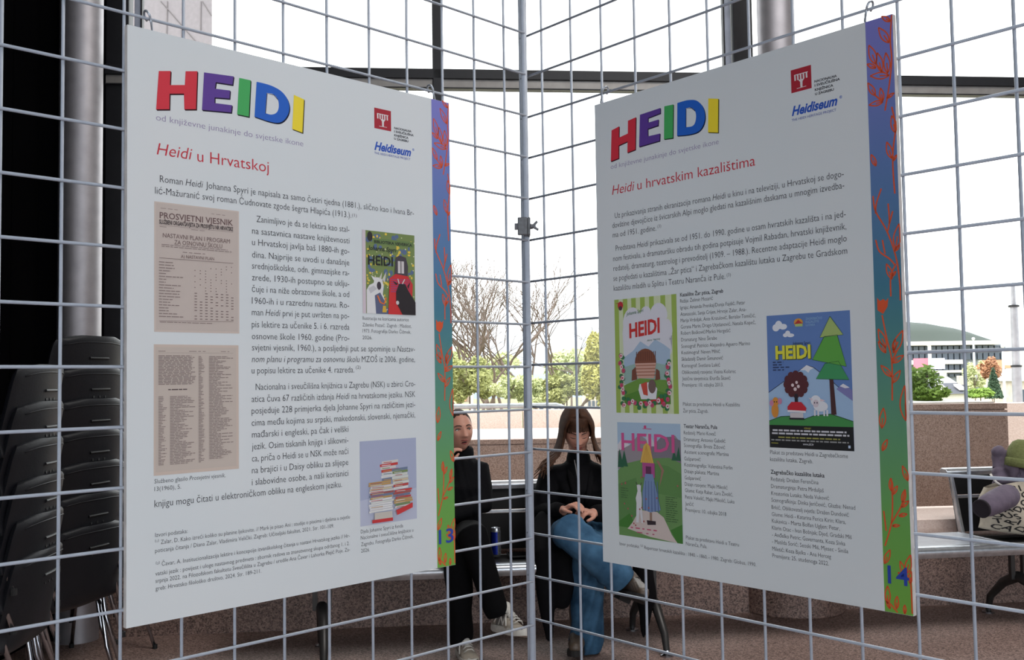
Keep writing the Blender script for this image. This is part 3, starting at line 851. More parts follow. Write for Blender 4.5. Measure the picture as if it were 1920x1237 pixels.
def pict_green(B):
    """striped green poster; a flower basket stands where a figure is drawn"""
    p = Pict(B, 48.2, 436.3, 219.9, 678.6)
    p.rect(0, 0, 1, 1, (206, 214, 176))
    p.polys([[(x, 0), (x + .075, 0), (x + .075, 1), (x, 1)] for x in (0, .145, .285, .43, .575, .755, .925)], (156, 180, 84))
    cloud = []
    for cx, cy, rx, ry, a0, a1 in ((.30,.22,.16,.14,170,290),(.52,.17,.10,.09,200,320),(.72,.17,.14,.11,200,370),(.84,.30,.09,.10,270,420),(.82,.44,.10,.10,300,420)):
        cloud += [(cx + rx*math.cos(R(a0+(a1-a0)*i/8)), cy + ry*math.sin(R(a0+(a1-a0)*i/8))) for i in range(9)]
    cloud += [(.9,.60),(.88,.9),(.14,.9),(.14,.45),(.13,.3)]
    p.poly(cloud, (216, 214, 222))
    p.poly([(.14,.52),(.3,.46),(.42,.38),(.55,.43),(.66,.37),(.8,.42),(.89,.46),(.88,.66),(.14,.66)], (166, 186, 208))
    p.poly([(.14,.6),(.5,.55),(.89,.6),(.88,.75),(.14,.75)], (150, 178, 170))
    p.poly([(.14,.76),(.4,.7),(.88,.72),(.88,.9),(.14,.9)], (108, 148, 62)).poly([(.14,.85),(.5,.78),(.88,.84),(.88,.92),(.14,.92)], (84, 132, 48))
    p.text('Johanna Spyri', .2, .485, .15, 10, (32, 104, 60), 0.006, True, -0.12)
    p.text('HEIDI', .245, .735, .345, 42, (200, 48, 46), 0.034, False, -0.10)
    p.text('Alma Herzog', .53, .74, .385, 6, (70, 120, 90), 0.0, True, -0.08)
    p.oval(.105,.055,.045,.035,(190,40,52)).stroke([(.03,.035),(.16,.03)],1.2,(170,50,60)).oval(.105,.08,.03,.02,(80,50,60))
    # wicker basket of flowers in front of the hills
    p.oval(.50,.56,.17,.115,(126,72,52)).polys([[(.35+.03*i,.55),(.355+.03*i,.47),(.365+.03*i,.47),(.36+.03*i,.55)] for i in range(11)], (96,50,38))
    p.poly([(.33,.57),(.67,.57),(.63,.70),(.37,.70)], (206,160,144)).polys([[(.34,.585+.028*i),(.66,.585+.028*i),(.655,.595+.028*i),(.345,.595+.028*i)] for i in range(4)], (168,112,92)).poly([(.28,.63),(.34,.6),(.36,.71),(.27,.72)], (118,66,50)).poly([(.67,.62),(.72,.64),(.73,.71),(.65,.72)], (118,66,50))
    p.poly([(.40,.75),(.6,.73),(.68,.79),(.66,.88),(.42,.88),(.38,.8)], (222,220,224)).poly([(.42,.75),(.52,.73),(.53,.85),(.46,.84)], (196,74,58))
    p.oval(.60,.77,.06,.06,(112,88,84)).poly([(.66,.88),(.74,.84),(.8,.92),(.5,.93),(.44,.9)], (190,36,48))
    rnd = random.Random(3)
    vines, pink, white = [], [], []
    for i in range(40):
        s = i / 39
        if s < .3: x, y = .1 + rnd.uniform(-.02,.05), .50 + s/.3*.38
        elif s < .7: x, y = .12 + (s-.3)/.4*.72, .89 + rnd.uniform(-.02,.05)
        else: x, y = .86 + rnd.uniform(-.04,.03), .90 - (s-.7)/.3*.32
        vines.append((x + rnd.uniform(-.03,.03), y + rnd.uniform(-.02,.02), .035, .02))
        if i % 2 == 0: pink.append((x, y, .03, .022))
        if i % 3 == 0: white.append((x + .01, y, .028, .02))
    p.ovals(vines, (46, 112, 70), 7).ovals(pink, (190, 74, 112), 8).ovals(white, (226, 200, 206), 8)
    p.ovals([(x, y, .011, .008) for x, y, _, _ in pink + white], (186, 60, 70), 6)
    return p
def pict_meadow(B):
    """meadow poster with a path; a blue beehive on a post stands where a figure is drawn"""
    p = Pict(B, 49.6, 698.7, 222.7, 937.4)
    p.rect(0, 0, 1, 1, (168, 190, 212))
    p.poly([(0,.2),(.08,.14),(.2,.2),(.3,.26),(.3,.4),(0,.42)], (214,208,214)).poly([(0,.26),(.2,.2),(.36,.1),(.46,.14),(.6,.22),(.8,.12),(.92,.1),(1,.16),(1,.4),(0,.42)], (150,140,146))
    p.poly([(.5,.24),(.7,.12),(.86,.11),(1,.14),(1,.34),(.55,.34)], (126,116,128)).poly([(.46,.12),(.52,.08),(.62,.2),(.5,.2)], (206,200,208))
    p.poly([(0,.43),(.1,.37),(.4,.32),(.62,.30),(.82,.29),(1,.33),(1,1),(0,1)], (104,144,84)).poly([(.5,.34),(.8,.36),(1,.42),(1,.62),(.6,.6)], (92,134,74)).poly([(0,.55),(.3,.48),(.36,.8),(0,.9)], (90,132,74))
    p.poly([(.62,.32),(.66,.32),(.74,.4),(.70,.48),(.66,.55),(.68,.48),(.7,.4)], (150,112,96))
    p.poly([(.28,.82),(.36,.76),(.62,.76),(.72,.8),(.84,.94),(.92,1),(.5,.98),(.14,.935),(.22,.88)], (206,190,184))
    p.poly([(0,.88),(.18,.80),(.24,.86),(.16,.925),(0,.925)], (66,122,48)).poly([(.82,.9),(1,.84),(1,1),(.92,1)], (66,122,48))
    for x, y, s in ((.03,.40,.07),(.11,.39,.06),(.9,.31,.04),(.97,.31,.05)):
        p.poly([(x-s,y),(x,y-s*2.4),(x+s,y)], (40,92,66))
    p.text('HEIDI', .07, .91, .245, 52, (206,82,140), 0.012)
    p.oval(.46,.035,.02,.014,(206,70,120)).stroke([(.42,.05),(.56,.052)],1.4,(206,82,130))
    p.poly([(.48,.17),(.53,.20),(.585,.345),(.375,.345),(.43,.20)],(216,172,82)).polys([[(.40+.03*i,.345),(.41+.03*i,.345),(.475,.19),(.47,.19)] for i in range(6)],(196,150,66))
    p.rect(.405, .345, .60, .47, (170,74,134)).rect(.46, .375, .545, .44, (96,44,80))
    p.poly([(.45,.44),(.57,.44),(.6,.52),(.68,.74),(.52,.77),(.40,.75),(.40,.6)], (116,138,178))
    p.polys([[(.45+.045*i,.5),(.46+.045*i,.5),(.45+.052*i,.76),(.43+.052*i,.76)] for i in range(5)], (92,112,152))
    p.stroke([(.525,.77),(.525,.86)],6,(150,120,104)).poly([(.46,.84),(.60,.84),(.6,.87),(.47,.88)],(48,34,40))
    # white goat
    p.poly([(.32,.60),(.38,.60),(.39,.66),(.385,.72),(.4,.87),(.375,.87),(.35,.76),(.33,.87),(.29,.87),(.3,.7),(.29,.66)], (214,212,216)).poly([(.31,.54),(.38,.54),(.37,.63),(.33,.63)], (214,212,216)).stroke([(.32,.545),(.30,.52)],1.6,(70,60,60)).stroke([(.37,.545),(.39,.52)],1.6,(70,60,60))
    p.dashes(.05,.18,.58,.68,5,(66,96,60),.3,5,.01).dashes(.76,.95,.62,.84,12,(66,96,60),.3,6,.01)
    p.dashes(.2,.78,.915,.93,1,(196,70,110),.6,7,.04).dashes(.3,.7,.95,.965,1,(186,90,120),.6,8,.06)
    rnd = random.Random(8)
    p.ovals([(rnd.uniform(.05,.95), rnd.uniform(.42,.9), .012, .009) for _ in range(16)], (170,92,88), 6)
    return p
def pict_blue(B):
    """blue poster with a fir tree; a flower pot stands where a figure is drawn"""
    p = Pict(B, 433.9, 493.7, 604.2, 736.6)
    p.rect(0, 0, 1, 1, (96, 128, 186))
    p.poly([(0,.585),(.25,.48),(.48,.385),(.56,.40),(.8,.52),(1,.64),(1,.8),(0,.8)], (160,188,220)).stroke([(0,.585),(.25,.48),(.48,.385),(.56,.40),(.8,.52),(1,.64)],1.2,(44,52,76))
    p.poly([(.40,.42),(.48,.383),(.565,.405),(.52,.42),(.5,.44),(.46,.42)], (226,226,232)).poly([(.82,.56),(.9,.525),(1,.57),(1,.645)], (126,124,178)).poly([(.86,.54),(.9,.522),(.97,.55),(.92,.555)], (222,220,228))
    p.poly([(0,.80),(.15,.765),(.3,.76),(.42,.785),(.55,.755),(.75,.74),(1,.79),(1,.84),(0,.835)], (64,140,72)).stroke([(0,.80),(.15,.765),(.3,.76),(.42,.785),(.55,.755),(.75,.74),(1,.79)],1.2,(30,60,40))
    p.rect(0, .83, 1, 1, (18, 18, 22))
    p.poly([(.745,.48),(.79,.48),(.815,.745),(.755,.745)], (70,36,38))
    p.poly([(.70,.375),(.855,.36),(.97,.495),(.59,.485)], (62,148,92)).poly([(.70,.18),(.85,.17),(.945,.40),(.555,.345)], (92,164,66)).poly([(.775,.035),(.92,.172),(.65,.185)], (164,186,110))
    for q in ([(.70,.375),(.855,.36),(.97,.495),(.59,.485),(.70,.375)],[(.70,.18),(.85,.17),(.945,.40),(.555,.345),(.70,.18)],[(.775,.035),(.92,.172),(.65,.185),(.775,.035)]): p.stroke(q, .9, (36,70,50))
    p.ovals([(.12,.095,.045,.028),(.155,.075,.045,.032),(.21,.09,.05,.022),(.235,.155,.03,.015),(.265,.143,.032,.022),(.30,.158,.045,.014)], (226,228,236), 14)
    p.oval(.40,.065,.055,.03,(214,150,60)).poly([(.35,.075),(.40,.045),(.455,.075)], (186,52,50)).rect(.36,.075,.45,.095,(176,196,120))
    p.text('ZAGREBAČKO', .49, .685, .05, 6, (150,186,214)).text('KAZALIŠTE', .49, .645, .073, 6, (150,186,214)).text('LUTAKA', .49, .60, .096, 6, (150,186,214))
    p.text('Johanna Spyri', .325, .535, .232, 9, (26,34,60), 0.0)
    p.text('HEIDI', .115, .545, .335, 33, (70,84,30), 0.045).text('HEIDI', .107, .537, .33, 33, (222,216,64), 0.04)
    p.dashes(.07,.3,.352,.43,4,(40,54,90),.45,4,.02,(.45,1))
    # bushy dark red shrub in a red pot, as a generic stand-in
    rnd = random.Random(2)
    p.ovals([(.35 + .115*math.cos(R(a)), .525 + .075*math.sin(R(a)), .04, .03) for a in range(0, 360, 30)], (84,34,40), 10).oval(.35,.525,.11,.075,(84,34,40))
    p.ovals([(.31,.53,.018,.013),(.38,.54,.018,.013),(.34,.56,.02,.014),(.36,.51,.016,.012)],(226,206,206)).rect(.33,.595,.37,.655,(34,28,38)).poly([(.29,.655),(.41,.655),(.47,.70),(.46,.725),(.24,.72),(.24,.69)],(196,34,50)).poly([(.24,.715),(.46,.72),(.46,.735),(.24,.73)],(226,222,226))
    p.rect(.27,.735,.43,.775,(206,198,200)).rect(.26,.772,.44,.786,(26,24,34))
    # sheep
    p.oval(.64,.685,.085,.038,(226,226,232)).oval(.585,.645,.06,.04,(226,226,232)).oval(.585,.665,.035,.028,(214,200,208)).ovals([(.57,.66,.007,.006),(.6,.66,.007,.006)],(40,40,60)).polys([[(x,.71),(x+.02,.71),(x+.02,.755),(x,.755)] for x in (.56,.6,.67,.705)],(220,216,222)).poly([(.5,.625),(.55,.63),(.54,.645)],(226,200,206)).poly([(.64,.63),(.70,.645),(.64,.65)],(226,200,206))
    # small orange field mouse
    p.oval(.085,.72,.045,.055,(214,140,54)).oval(.095,.655,.04,.035,(214,140,54)).ovals([(.045,.665,.026,.024),(.15,.65,.026,.024)],(200,130,160),12).ovals([(.08,.655,.007,.006),(.11,.655,.007,.006)],(40,30,30))
    p.text('IGRAJU', .44, .52, .853, 4, (206,196,80))
    p.dashes(.05,.95,.862,.885,1,(206,204,210),.55,3,.012,(.97,1)).dashes(.04,.97,.885,.908,1,(206,204,210),.55,5,.012,(.97,1))
    p.dashes(.12,.86,.915,.935,1,(160,156,80),.5,6,.012,(.97,1)).dashes(.03,.97,.936,.956,1,(150,150,150),.5,7,.012,(.97,1))
    p.text('www.zkl.hr', .42, .55, .972, 6, (210,210,216), 0.01).rect(.945,.96,.97,.98,(190,206,230)).dashes(.03,.17,.962,.975,1,(150,146,60),.5,8)
    return p

def stripe_material():
    m = bpy.data.materials.new('stripe_gradient_print'); m.use_nodes = True
    nt = m.node_tree; b = nt.nodes['Principled BSDF']; b.inputs['Roughness'].default_value = 0.6
    tc = nt.nodes.new('ShaderNodeTexCoord'); sp = nt.nodes.new('ShaderNodeSeparateXYZ'); r = nt.nodes.new('ShaderNodeValToRGB')
    nt.links.new(tc.outputs['Object'], sp.inputs[0]); nt.links.new(sp.outputs['Z'], r.inputs[0]); nt.links.new(r.outputs[0], b.inputs['Base Color'])
    st = [(0.0, (112, 168, 62)), (0.14, (104, 164, 76)), (0.34, (92, 148, 118)), (0.55, (66, 122, 146)), (0.75, (94, 124, 178)), (1.0, (128, 126, 202))]
    r.color_ramp.elements[0].position, r.color_ramp.elements[0].color = 0.0, (*lin(st[0][1]), 1)
    r.color_ramp.elements[1].position, r.color_ramp.elements[1].color = 1.0, (*lin(st[-1][1]), 1)
    for q, c in st[1:-1]:
        e = r.color_ramp.elements.new(q); e.color = (*lin(c), 1)
    return m
M_STRIPE = stripe_material()
M_VINE = flat((218, 84, 42))
HEAD_COL = {'H': (214, 44, 62), 'E': (92, 56, 148), 'I': (66, 172, 92), 'D': (22, 96, 198), 'Y': (246, 220, 50)}

def display_board(side, t, w, h, text, head, picts, label, tilt=0.0):
    yaw = YAW_L if side == 'left' else -YAW_R
    root = empty('display_board', ORIGIN[side] + ALONG[side] * t + NORM[side] * 0.0205 + Vector((0, 0, 1.4755 - h / 2)), yaw)
    root.rotation_euler = (0, tilt, yaw)
    B = Board(w, h)
    body = MB()
    body.use(M_BOARD_EDGE).box((-w/2, 0.0, 0), (w/2, 0.0105, h))
    body.use(M_BOARD).add([(-w/2, -.0002, 0), (w/2, -.0002, 0), (w/2, -.0002, h), (-w/2, -.0002, h)], [(0, 1, 2, 3)])
    body.build('panel', None, root, fix=False)
    sm = MB(); B.poly(sm, [(650.5, 0.3), (699.9, 0.3), (699.9, 999.7), (650.5, 999.7)], 0)
    o = sm.build('colour_stripe', M_STRIPE, root, fix=False)
    v = MB()
    for st in VINE_STEMS: ribbon(B, v, [p for p in curve(st) if p.x < 699.9], 2.7, 1)
    for a, b2 in VINE_LEAVES:
        ol = [Vector((min(max(p.x, 651), 699.6), p.y)) for p in lens_outline(a, b2, 0.16)]
        ribbon(B, v, ol + [ol[0]], 2.3, 2)
        ribbon(B, v, [Vector(a), (Vector(a) + Vector(b2)) / 2], 2.2, 2)
    B.poly(v, TULIP, 2)
    v.build('vine_print', M_VINE, o, fix=False)
    for key in ('H', 'E', 'I', 'D', 'Y'):
        pts = head[key]
        if key == 'D': pts = [tuple(p) for p in curve(pts, 4)]
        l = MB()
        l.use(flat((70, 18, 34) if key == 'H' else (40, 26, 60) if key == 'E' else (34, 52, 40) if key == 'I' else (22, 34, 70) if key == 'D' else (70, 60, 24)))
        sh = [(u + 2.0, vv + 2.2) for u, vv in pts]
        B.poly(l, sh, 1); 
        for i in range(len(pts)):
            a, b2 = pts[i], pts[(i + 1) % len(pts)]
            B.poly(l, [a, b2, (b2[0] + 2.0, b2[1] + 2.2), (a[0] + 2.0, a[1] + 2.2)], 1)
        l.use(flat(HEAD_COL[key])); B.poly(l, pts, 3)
        if key == 'D':
            l.use(M_BOARD); B.poly(l, [tuple(p) for p in curve(head['d'], 4)], 5)
            l.use(flat((22, 34, 70))); dd = head['d']
            ribbon(B, l, [Vector(p) + Vector((.8, .8)) for p in (dd[-1], dd[0], dd[1], dd[2])], 1.6, 6)
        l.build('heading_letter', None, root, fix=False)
    groups, last = {}, {}
    for st, s, u0, u1, vv in text:
        nm = PART_NAME[st]
        em, off, m = STYLE[st]
        pu, pv, key = last.get(nm, (0, -99, 0))
        if nm.startswith(('caption', 'foot')) and (abs(vv - pv) > 24 or abs(u0 - pu) > 60):
            key += 1                                   # a separate block of lines
        last[nm] = (u0, vv, key)
        mb = groups.setdefault((nm, key), MB()); mb.use(m)
        B.line(mb, s, u0, u1, vv, em, 2 if st != 'n' else 8, off, italic_all=(st == 'h'), it=0.32 if st == 'h' else 0.2, res=2 if st in 'bcuf' or st == 'cb' else 4)
    for (nm, key), mb in groups.items():
        mb.build(nm, None, root, fix=False)
    # library emblem: red square with a white comb-topped stem
    e = Pict(B, 501.0, 47.2, 543.0, 89.6)
    e.rect(0, 0, 1, 1, (172, 32, 50))
    e.polys([[(x, .24), (x + .075, .24), (x + .085, .50), (x + .01, .50)] for x in (.16, .30, .44, .58, .73)], (226, 220, 220))
    e.rect(.16, .24, .84, .275, (226, 220, 220)).poly([(.36,.50),(.66,.50),(.57,.60),(.56,.84),(.46,.84),(.45,.60)], (226,220,220)).stroke([(.28,.86),(.74,.85)], 1.0, (226,220,220))
    e.mb.build('emblem', None, root, fix=False)
    for pf in picts: pf(B).build(root)
    ry = MB(); B.line(ry, '®', 597.5, 602.5, 121.5, 7.0, 2, 0.01, res=3)
    ry.build('trade_mark_sign', M_SCRIPT, root, fix=False)
    tag(root, label, 'display board', 'printed exhibition boards hung on the wire grid')
    return root
display_board('left', 0.6136, 0.7155, 1.0025, TEXT_LEFT, HEAD_LEFT, (pict_document, pict_list, pict_cover, pict_books),
              'white printed exhibition board numbered 13 with yellowed document pages', tilt=-0.004)
display_board('right', 0.6162, 0.7005, 1.006, TEXT_RIGHT, HEAD_RIGHT, (pict_green, pict_meadow, pict_blue),
              'white printed exhibition board numbered 14 with three colourful theatre posters')

# steel S-hooks that hang the boards from a wire of the grid
M_HOOK = mat('bright_hook_steel', (196, 202, 212), 0.3, metal=0.6, noise=0.2, scale=80)
def s_hook(side, dt, zw, label):
    p = ORIGIN[side] + ALONG[side] * dt
    n, u = NORM[side], ALONG[side]
    o = MB()
    pts = []
    zt = zw - p.z
    for a in range(-40, 221, 20):      # over the wire
        pts.append(p + n * (0.0052 + 0.0085 * math.cos(R(a))) + Vector((0, 0, zt + 0.004 + 0.0085 * math.sin(R(a)))) + u * 0.004 * math.sin(R(a)))
    pts = pts[::-1]
    e = pts[-1]
    pts += [e + Vector((0, 0, -0.008)) - u * 0.002, p + n * 0.016 + Vector((0, 0, zt - 0.022)) - u * 0.004, p + n * 0.017 + Vector((0, 0, zt - 0.036)) - u * 0.001]
    o.tube(pts, 0.0021, 8)
    h = o.build('s_hook', M_HOOK, None, smooth=True)
    tag(h, label, 'hook', 'steel hooks holding up the boards')
s_hook('left', 0.934, 2.0, 'steel hook above the left end of the board numbered 13')
s_hook('left', 0.300, 2.0, 'steel hook above the stripe of the board numbered 13')
s_hook('right', 0.285, 2.005, 'steel hook above the heading end of the board numbered 14')
s_hook('right', 0.918, 2.005, 'steel hook above the stripe of the board numbered 14')
# ================================================================ stacked chairs along the left wall
M_SHELL = mat('black_chair_shell', (22, 23, 29), 0.48, noise=0.2, scale=120, rgb2=(17, 18, 23), bump=0.05, spec=0.3)
M_SHELL_LINE = mat('chair_slot_dark', (10, 10, 12), 0.5)
M_CHROME = mat('chrome_tube', (190, 190, 196), 0.18, metal=1.0, noise=0.1, scale=40)
M_RUBBER = mat('black_rubber', (16, 16, 17), 0.7)
def chair_shell_point(s, v):
    """s along the profile from the seat's front lip to the top of the back, v across from -1 to 1"""
    prof = [(-.25, .435), (-.235, .452), (-.12, .448), (.05, .436), (.13, .440), (.178, .462), (.200, .505), (.216, .58), (.232, .66), (.246, .73), (.254, .775), (.254, .790)]
    k = s * (len(prof) - 1); i = min(int(k), len(prof) - 2); f = k - i
    x = prof[i][0] * (1 - f) + prof[i+1][0] * f
    z = prof[i][1] * (1 - f) + prof[i+1][1] * f
    hw = .190 if s < .45 else .240 - .028 * ((s - .45) / .55)
    rnd = 0.0
    if s > .80:
        q = (s - .80) / .20
        hw *= 1 - 0.22 * q ** 3
        z -= 0.020 * abs(v) ** 3 * q
    curl = 0.055 * abs(v) ** 2.4
    if s > .42:
        x -= curl * min((s - .42) / .15, 1.0)
    else:
        z += 0.012 * abs(v) ** 2
    return Vector((x, hw * v, z))
def chair():
    root = empty('stacking_chair')
    mb = MB(); NS, NV = 36, 16
    g = [[chair_shell_point(i / NS, -1 + 2 * k / NV) for k in range(NV + 1)] for i in range(NS + 1)]
    vs = [p for row in g for p in row]
    fs = [(i*(NV+1)+k, i*(NV+1)+k+1, (i+1)*(NV+1)+k+1, (i+1)*(NV+1)+k) for i in range(NS) for k in range(NV)]
    mb.add(vs, fs)
    o = mb.build('shell', M_SHELL, root, smooth=True)
    sd = o.modifiers.new('thick', 'SOLIDIFY'); sd.thickness = 0.016; sd.offset = 0
    bv = o.modifiers.new('edge', 'BEVEL'); bv.width = 0.004; bv.segments = 2; bv.limit_method = 'ANGLE'; bv.angle_limit = R(50)
    # moulded ridge across the upper back
    rb = MB()
    rb.tube([chair_shell_point(.885 - .05 * abs(-.84 + .105 * k) ** 4, -.84 + .105 * k) + Vector((.0085, 0, 0)) for k in range(17)], 0.0028, 6)
    rb.build('back_ridge', M_SHELL, o, smooth=True)
    sl = MB()
    def onback(s, v, d): return chair_shell_point(s, v) + Vector((d, 0, 0))
    sl.tube([onback(.775, -.26 + .065 * k, .0085) for k in range(9)], 0.006, 8)
    for vv in (-.16, 0.0, .16):
        c = onback(.735, vv, .0085); sl.lathe([(.0055, -.001), (.0055, .0015)], c, 10, 'X')
    sl.build('handle_slot', M_SHELL_LINE, root, smooth=False)
    for sy in (-1, 1):
        y = .205 * sy
        l = MB(); l.tube([(-.20, y, .425), (-.215, y, .40), (-.255, y * 1.03, .006)], .0095, 10)
        leg = l.build('leg', M_CHROME, root, smooth=True)
        MB().lathe([(.0125, 0), (.0125, .022)], (-.2555, y * 1.03, 0), 10).build('rubber_foot', M_RUBBER, leg)
        l = MB(); l.tube([(.08, y, .425), (.095, y, .40), (.125, y, .22), (.20, y * 1.03, .006)], .0095, 10)
        leg = l.build('leg', M_CHROME, root, smooth=True)
        MB().lathe([(.0125, 0), (.0125, .022)], (.2005, y * 1.03, 0), 10).build('rubber_foot', M_RUBBER, leg)
        l = MB(); l.tube([(-.205, y, .424), (-.18, y, .43), (.06, y, .43), (.085, y, .424)], .0095, 10)
        l.build('frame_rail', M_CHROME, root, smooth=True)
    l = MB(); l.tube([(-.05, -.205, .425), (-.05, .205, .425)], .008, 8)
    l.build('cross_bar', M_CHROME, root, smooth=True)
    return root
proto_chair = chair()
first_used = False
def place_chair(x, y, z, rz, label, group):
    global first_used
    o = proto_chair if not first_used else copy_tree(proto_chair)
    first_used = True
    o.location = (x, y, z); o.rotation_euler = (0, 0, rz)
    return tag(o, label, 'chair', group)
def stack(x, y, rz, n, where, dz=.132):
    for k in range(n):
        lab = 'topmost' if k == n - 1 else ('bottom' if k == 0 else ('second', 'third', 'fourth', 'fifth', 'sixth')[k - 1] + ' from below')
        place_chair(x + random.uniform(-.004, .004), y + random.uniform(-.004, .004), k * dz, rz, 'black stacking chair, %s of the stack %s' % (lab, where), 'stacked black chairs along the dark wall')
stack(-1.955, 1.30, R(5), 6, 'nearest the left picture edge')
stack(-2.0, 1.96, R(-17), 7, 'beside the left board')
stack(-2.10, 2.72, R(-6), 3, 'with legs showing under the left board')
stack(-2.50, 1.80, R(-4), 6, 'close against the dark wall')

# ================================================================ long waiting bench on a beam
M_ALU = mat('brushed_aluminium', (206, 210, 216), 0.3, metal=0.85, noise=0.15, scale=30)
M_SEAT = mat('black_seat_panel', (13, 13, 15), 0.6, noise=0.2, scale=60, rgb2=(17, 16, 16), spec=0.2)
M_TABLE = mat('glossy_table_panel', (212, 218, 228), 0.25, noise=0.1, scale=10)
ba_, bb_ = line_points(958, 1830, 4.96, 0.135)
BA = math.atan2(bb_.y - ba_.y, bb_.x - ba_.x)
B0 = ba_
bench = empty('waiting_bench', (B0.x, B0.y, 0), BA)
XA0, XA1, XB0, XB1 = -1.25, 0.95, 2.69, 3.9
o = MB()
prof = [(0, .396), (.022, .400), (.032, .418), (.034, .432), (.030, .446), (.018, .456), (0, .458)]
# front beam: rounded section
o.prism([(XA0, -y, z) for y, z in prof] + [(XA0, .03, .458), (XA0, .03, .396)], (XB1 - XA0, 0, 0))
smooth_by_angle(o.build('front_beam', M_ALU, bench), 50)
MB().box((XA0, .30, .36), (XB1, .36, .42)).build('rear_beam', M_ALU, bench, bevel=.008)
def seat_unit(xa, xb):
    MB().prism([(xa, .03, .440), (xa, .10, .452), (xa, .30, .440), (xa, .46, .425), (xa, .46, .410), (xa, .30, .422), (xa, .03, .425)], (xb - xa, 0, 0)).build('seat', M_SEAT, bench, bevel=.004)
    bk = MB()
    bk.prism([(xa, .475, .45), (xa, .515, .640), (xa, .530, .640), (xa, .490, .45)], (xb - xa, 0, 0))
    bk.build('lower_back_panel', M_SEAT, bench, bevel=.003)
    bk = MB(); bk.prism([(xa, .519, .660), (xa, .545, .768), (xa, .56, .768), (xa, .534, .660)], (xb - xa, 0, 0))
    bk.build('upper_back_panel', M_SEAT, bench, bevel=.003)
    MB().prism([(xa, .512, .643), (xa, .516, .657), (xa, .532, .657), (xa, .528, .643)], (xb - xa, 0, 0)).build('back_strip', M_ALU, bench)
    r = MB(); r.prism([(xa - .03, .53, .768), (xa - .03, .525, .795), (xa - .03, .54, .811), (xa - .03, .58, .814), (xa - .03, .60, .80), (xa - .03, .595, .77)], (xb - xa + .06, 0, 0))
    smooth_by_angle(r.build('top_rail', M_ALU, bench, bevel=.004), 50)
    for x in (xa, xb - .02):
        f = MB(); f.prism([(x, .0, .40), (x, .03, .46), (x, .44, .45), (x, .495, .64), (x, .535, .765), (x, .565, .765), (x, .53, .63), (x, .48, .40)], (.02, 0, 0))
        f.build('end_frame', M_ALU, bench, bevel=.004)
seat_unit(XA0, XA1)
seat_unit(XB0, XB1)
MB().box((XA1 + .02, .03, .442), (XB0 - .02, .44, .456)).build('table_top', M_TABLE, bench, bevel=.003)
for x in (-.95, .72, 2.82):
    l = MB()
    for dx in (-.035, .035):
        l.box((x + dx - .012, .12, .24), (x + dx + .012, .145, .40))
    l.tube([(x, .13, .255), (x + .01, .02, .22), (x + .02, -.10, .10), (x + .02, -.135, .015)], [.03, .026, .02, .016], 10)
    l.tube([(x, .13, .255), (x - .01, .25, .20), (x - .02, .36, .10), (x - .02, .385, .015)], [.03, .026, .02, .016], 10)
    lg = l.build('leg', mat('bench_leg_metal', (70, 68, 67), 0.4, metal=0.5, noise=0.2, scale=20), bench, smooth=False); smooth_by_angle(lg, 40)
    for (fx, fy) in ((x + .02, -.137), (x - .02, .387)):
        MB().lathe([(.034, 0), (.034, .008), (.016, .016), (.012, .03)], (fx, fy, 0), 18).build('foot_pad', M_CHROME, lg)
tag(bench, 'long black waiting bench with aluminium rails beneath the window', 'bench')

def on_bench(px, py, depth):
    return spot(px, py, depth)

# drink can between the two seated people
c = on_bench(930, 1047, 5.14); c.z = .4535
can = empty('drink_can', c)
M_CANB = mat('can_blue', (26, 44, 140), 0.25, metal=0.6); M_CANS = mat('can_silver', (206, 208, 214), 0.2, metal=0.9)
cb = MB()
for k in range(4):
    a0 = k * 90
    cb.use(M_CANB if k % 2 == 0 else M_CANS)
    n = 8
    pts = [(.0275 * math.cos(R(a0 + 90 * i / n)), .0275 * math.sin(R(a0 + 90 * i / n))) for i in range(n + 1)]
    for i in range(n):
        cb.add([(*pts[i], .012), (*pts[i+1], .012), (*pts[i+1], .128), (*pts[i], .128)], [(0, 1, 2, 3)])
co = cb.build('can_body', None, can, smooth=True)
MB().lathe([(.020, 0), (.0275, .012), (.0273, .0125), (.0, .0125)], (0, 0, 0), 28).build('can_base', M_CANS, can)
MB().lathe([(.0, .127), (.0275, .128), (.0255, .136), (.0235, .146), (.0245, .148), (.0225, .1475), (.022, .144), (0, .144)], (0, 0, 0), 28).build('can_lid', M_CANS, can)
MB().box((-.009, -.004, .144), (.012, .007, .1458)).build('pull_tab', M_CANS, can, bevel=.001)
can.rotation_euler = (0, 0, R(200))
tag(can, 'blue and silver drink can on the bench beside the person in the turtleneck', 'can')

# dark tablet lying on the seat
tb = empty('tablet_computer', (0, 0, 0), BA)
p = on_bench(984, 1046, 5.10); tb.location = (p.x, p.y, .4575)
MB().box((-.085, -.04, 0), (.085, .09, .009)).build('tablet_body', M_SEAT, tb, bevel=.003)
MB().box((-.078, -.033, .0092), (.078, .083, .0098)).build('tablet_screen', mat('dark_glass', (8, 8, 10), 0.1), tb)
tag(tb, 'thin dark tablet lying flat on the bench between the two people', 'tablet')

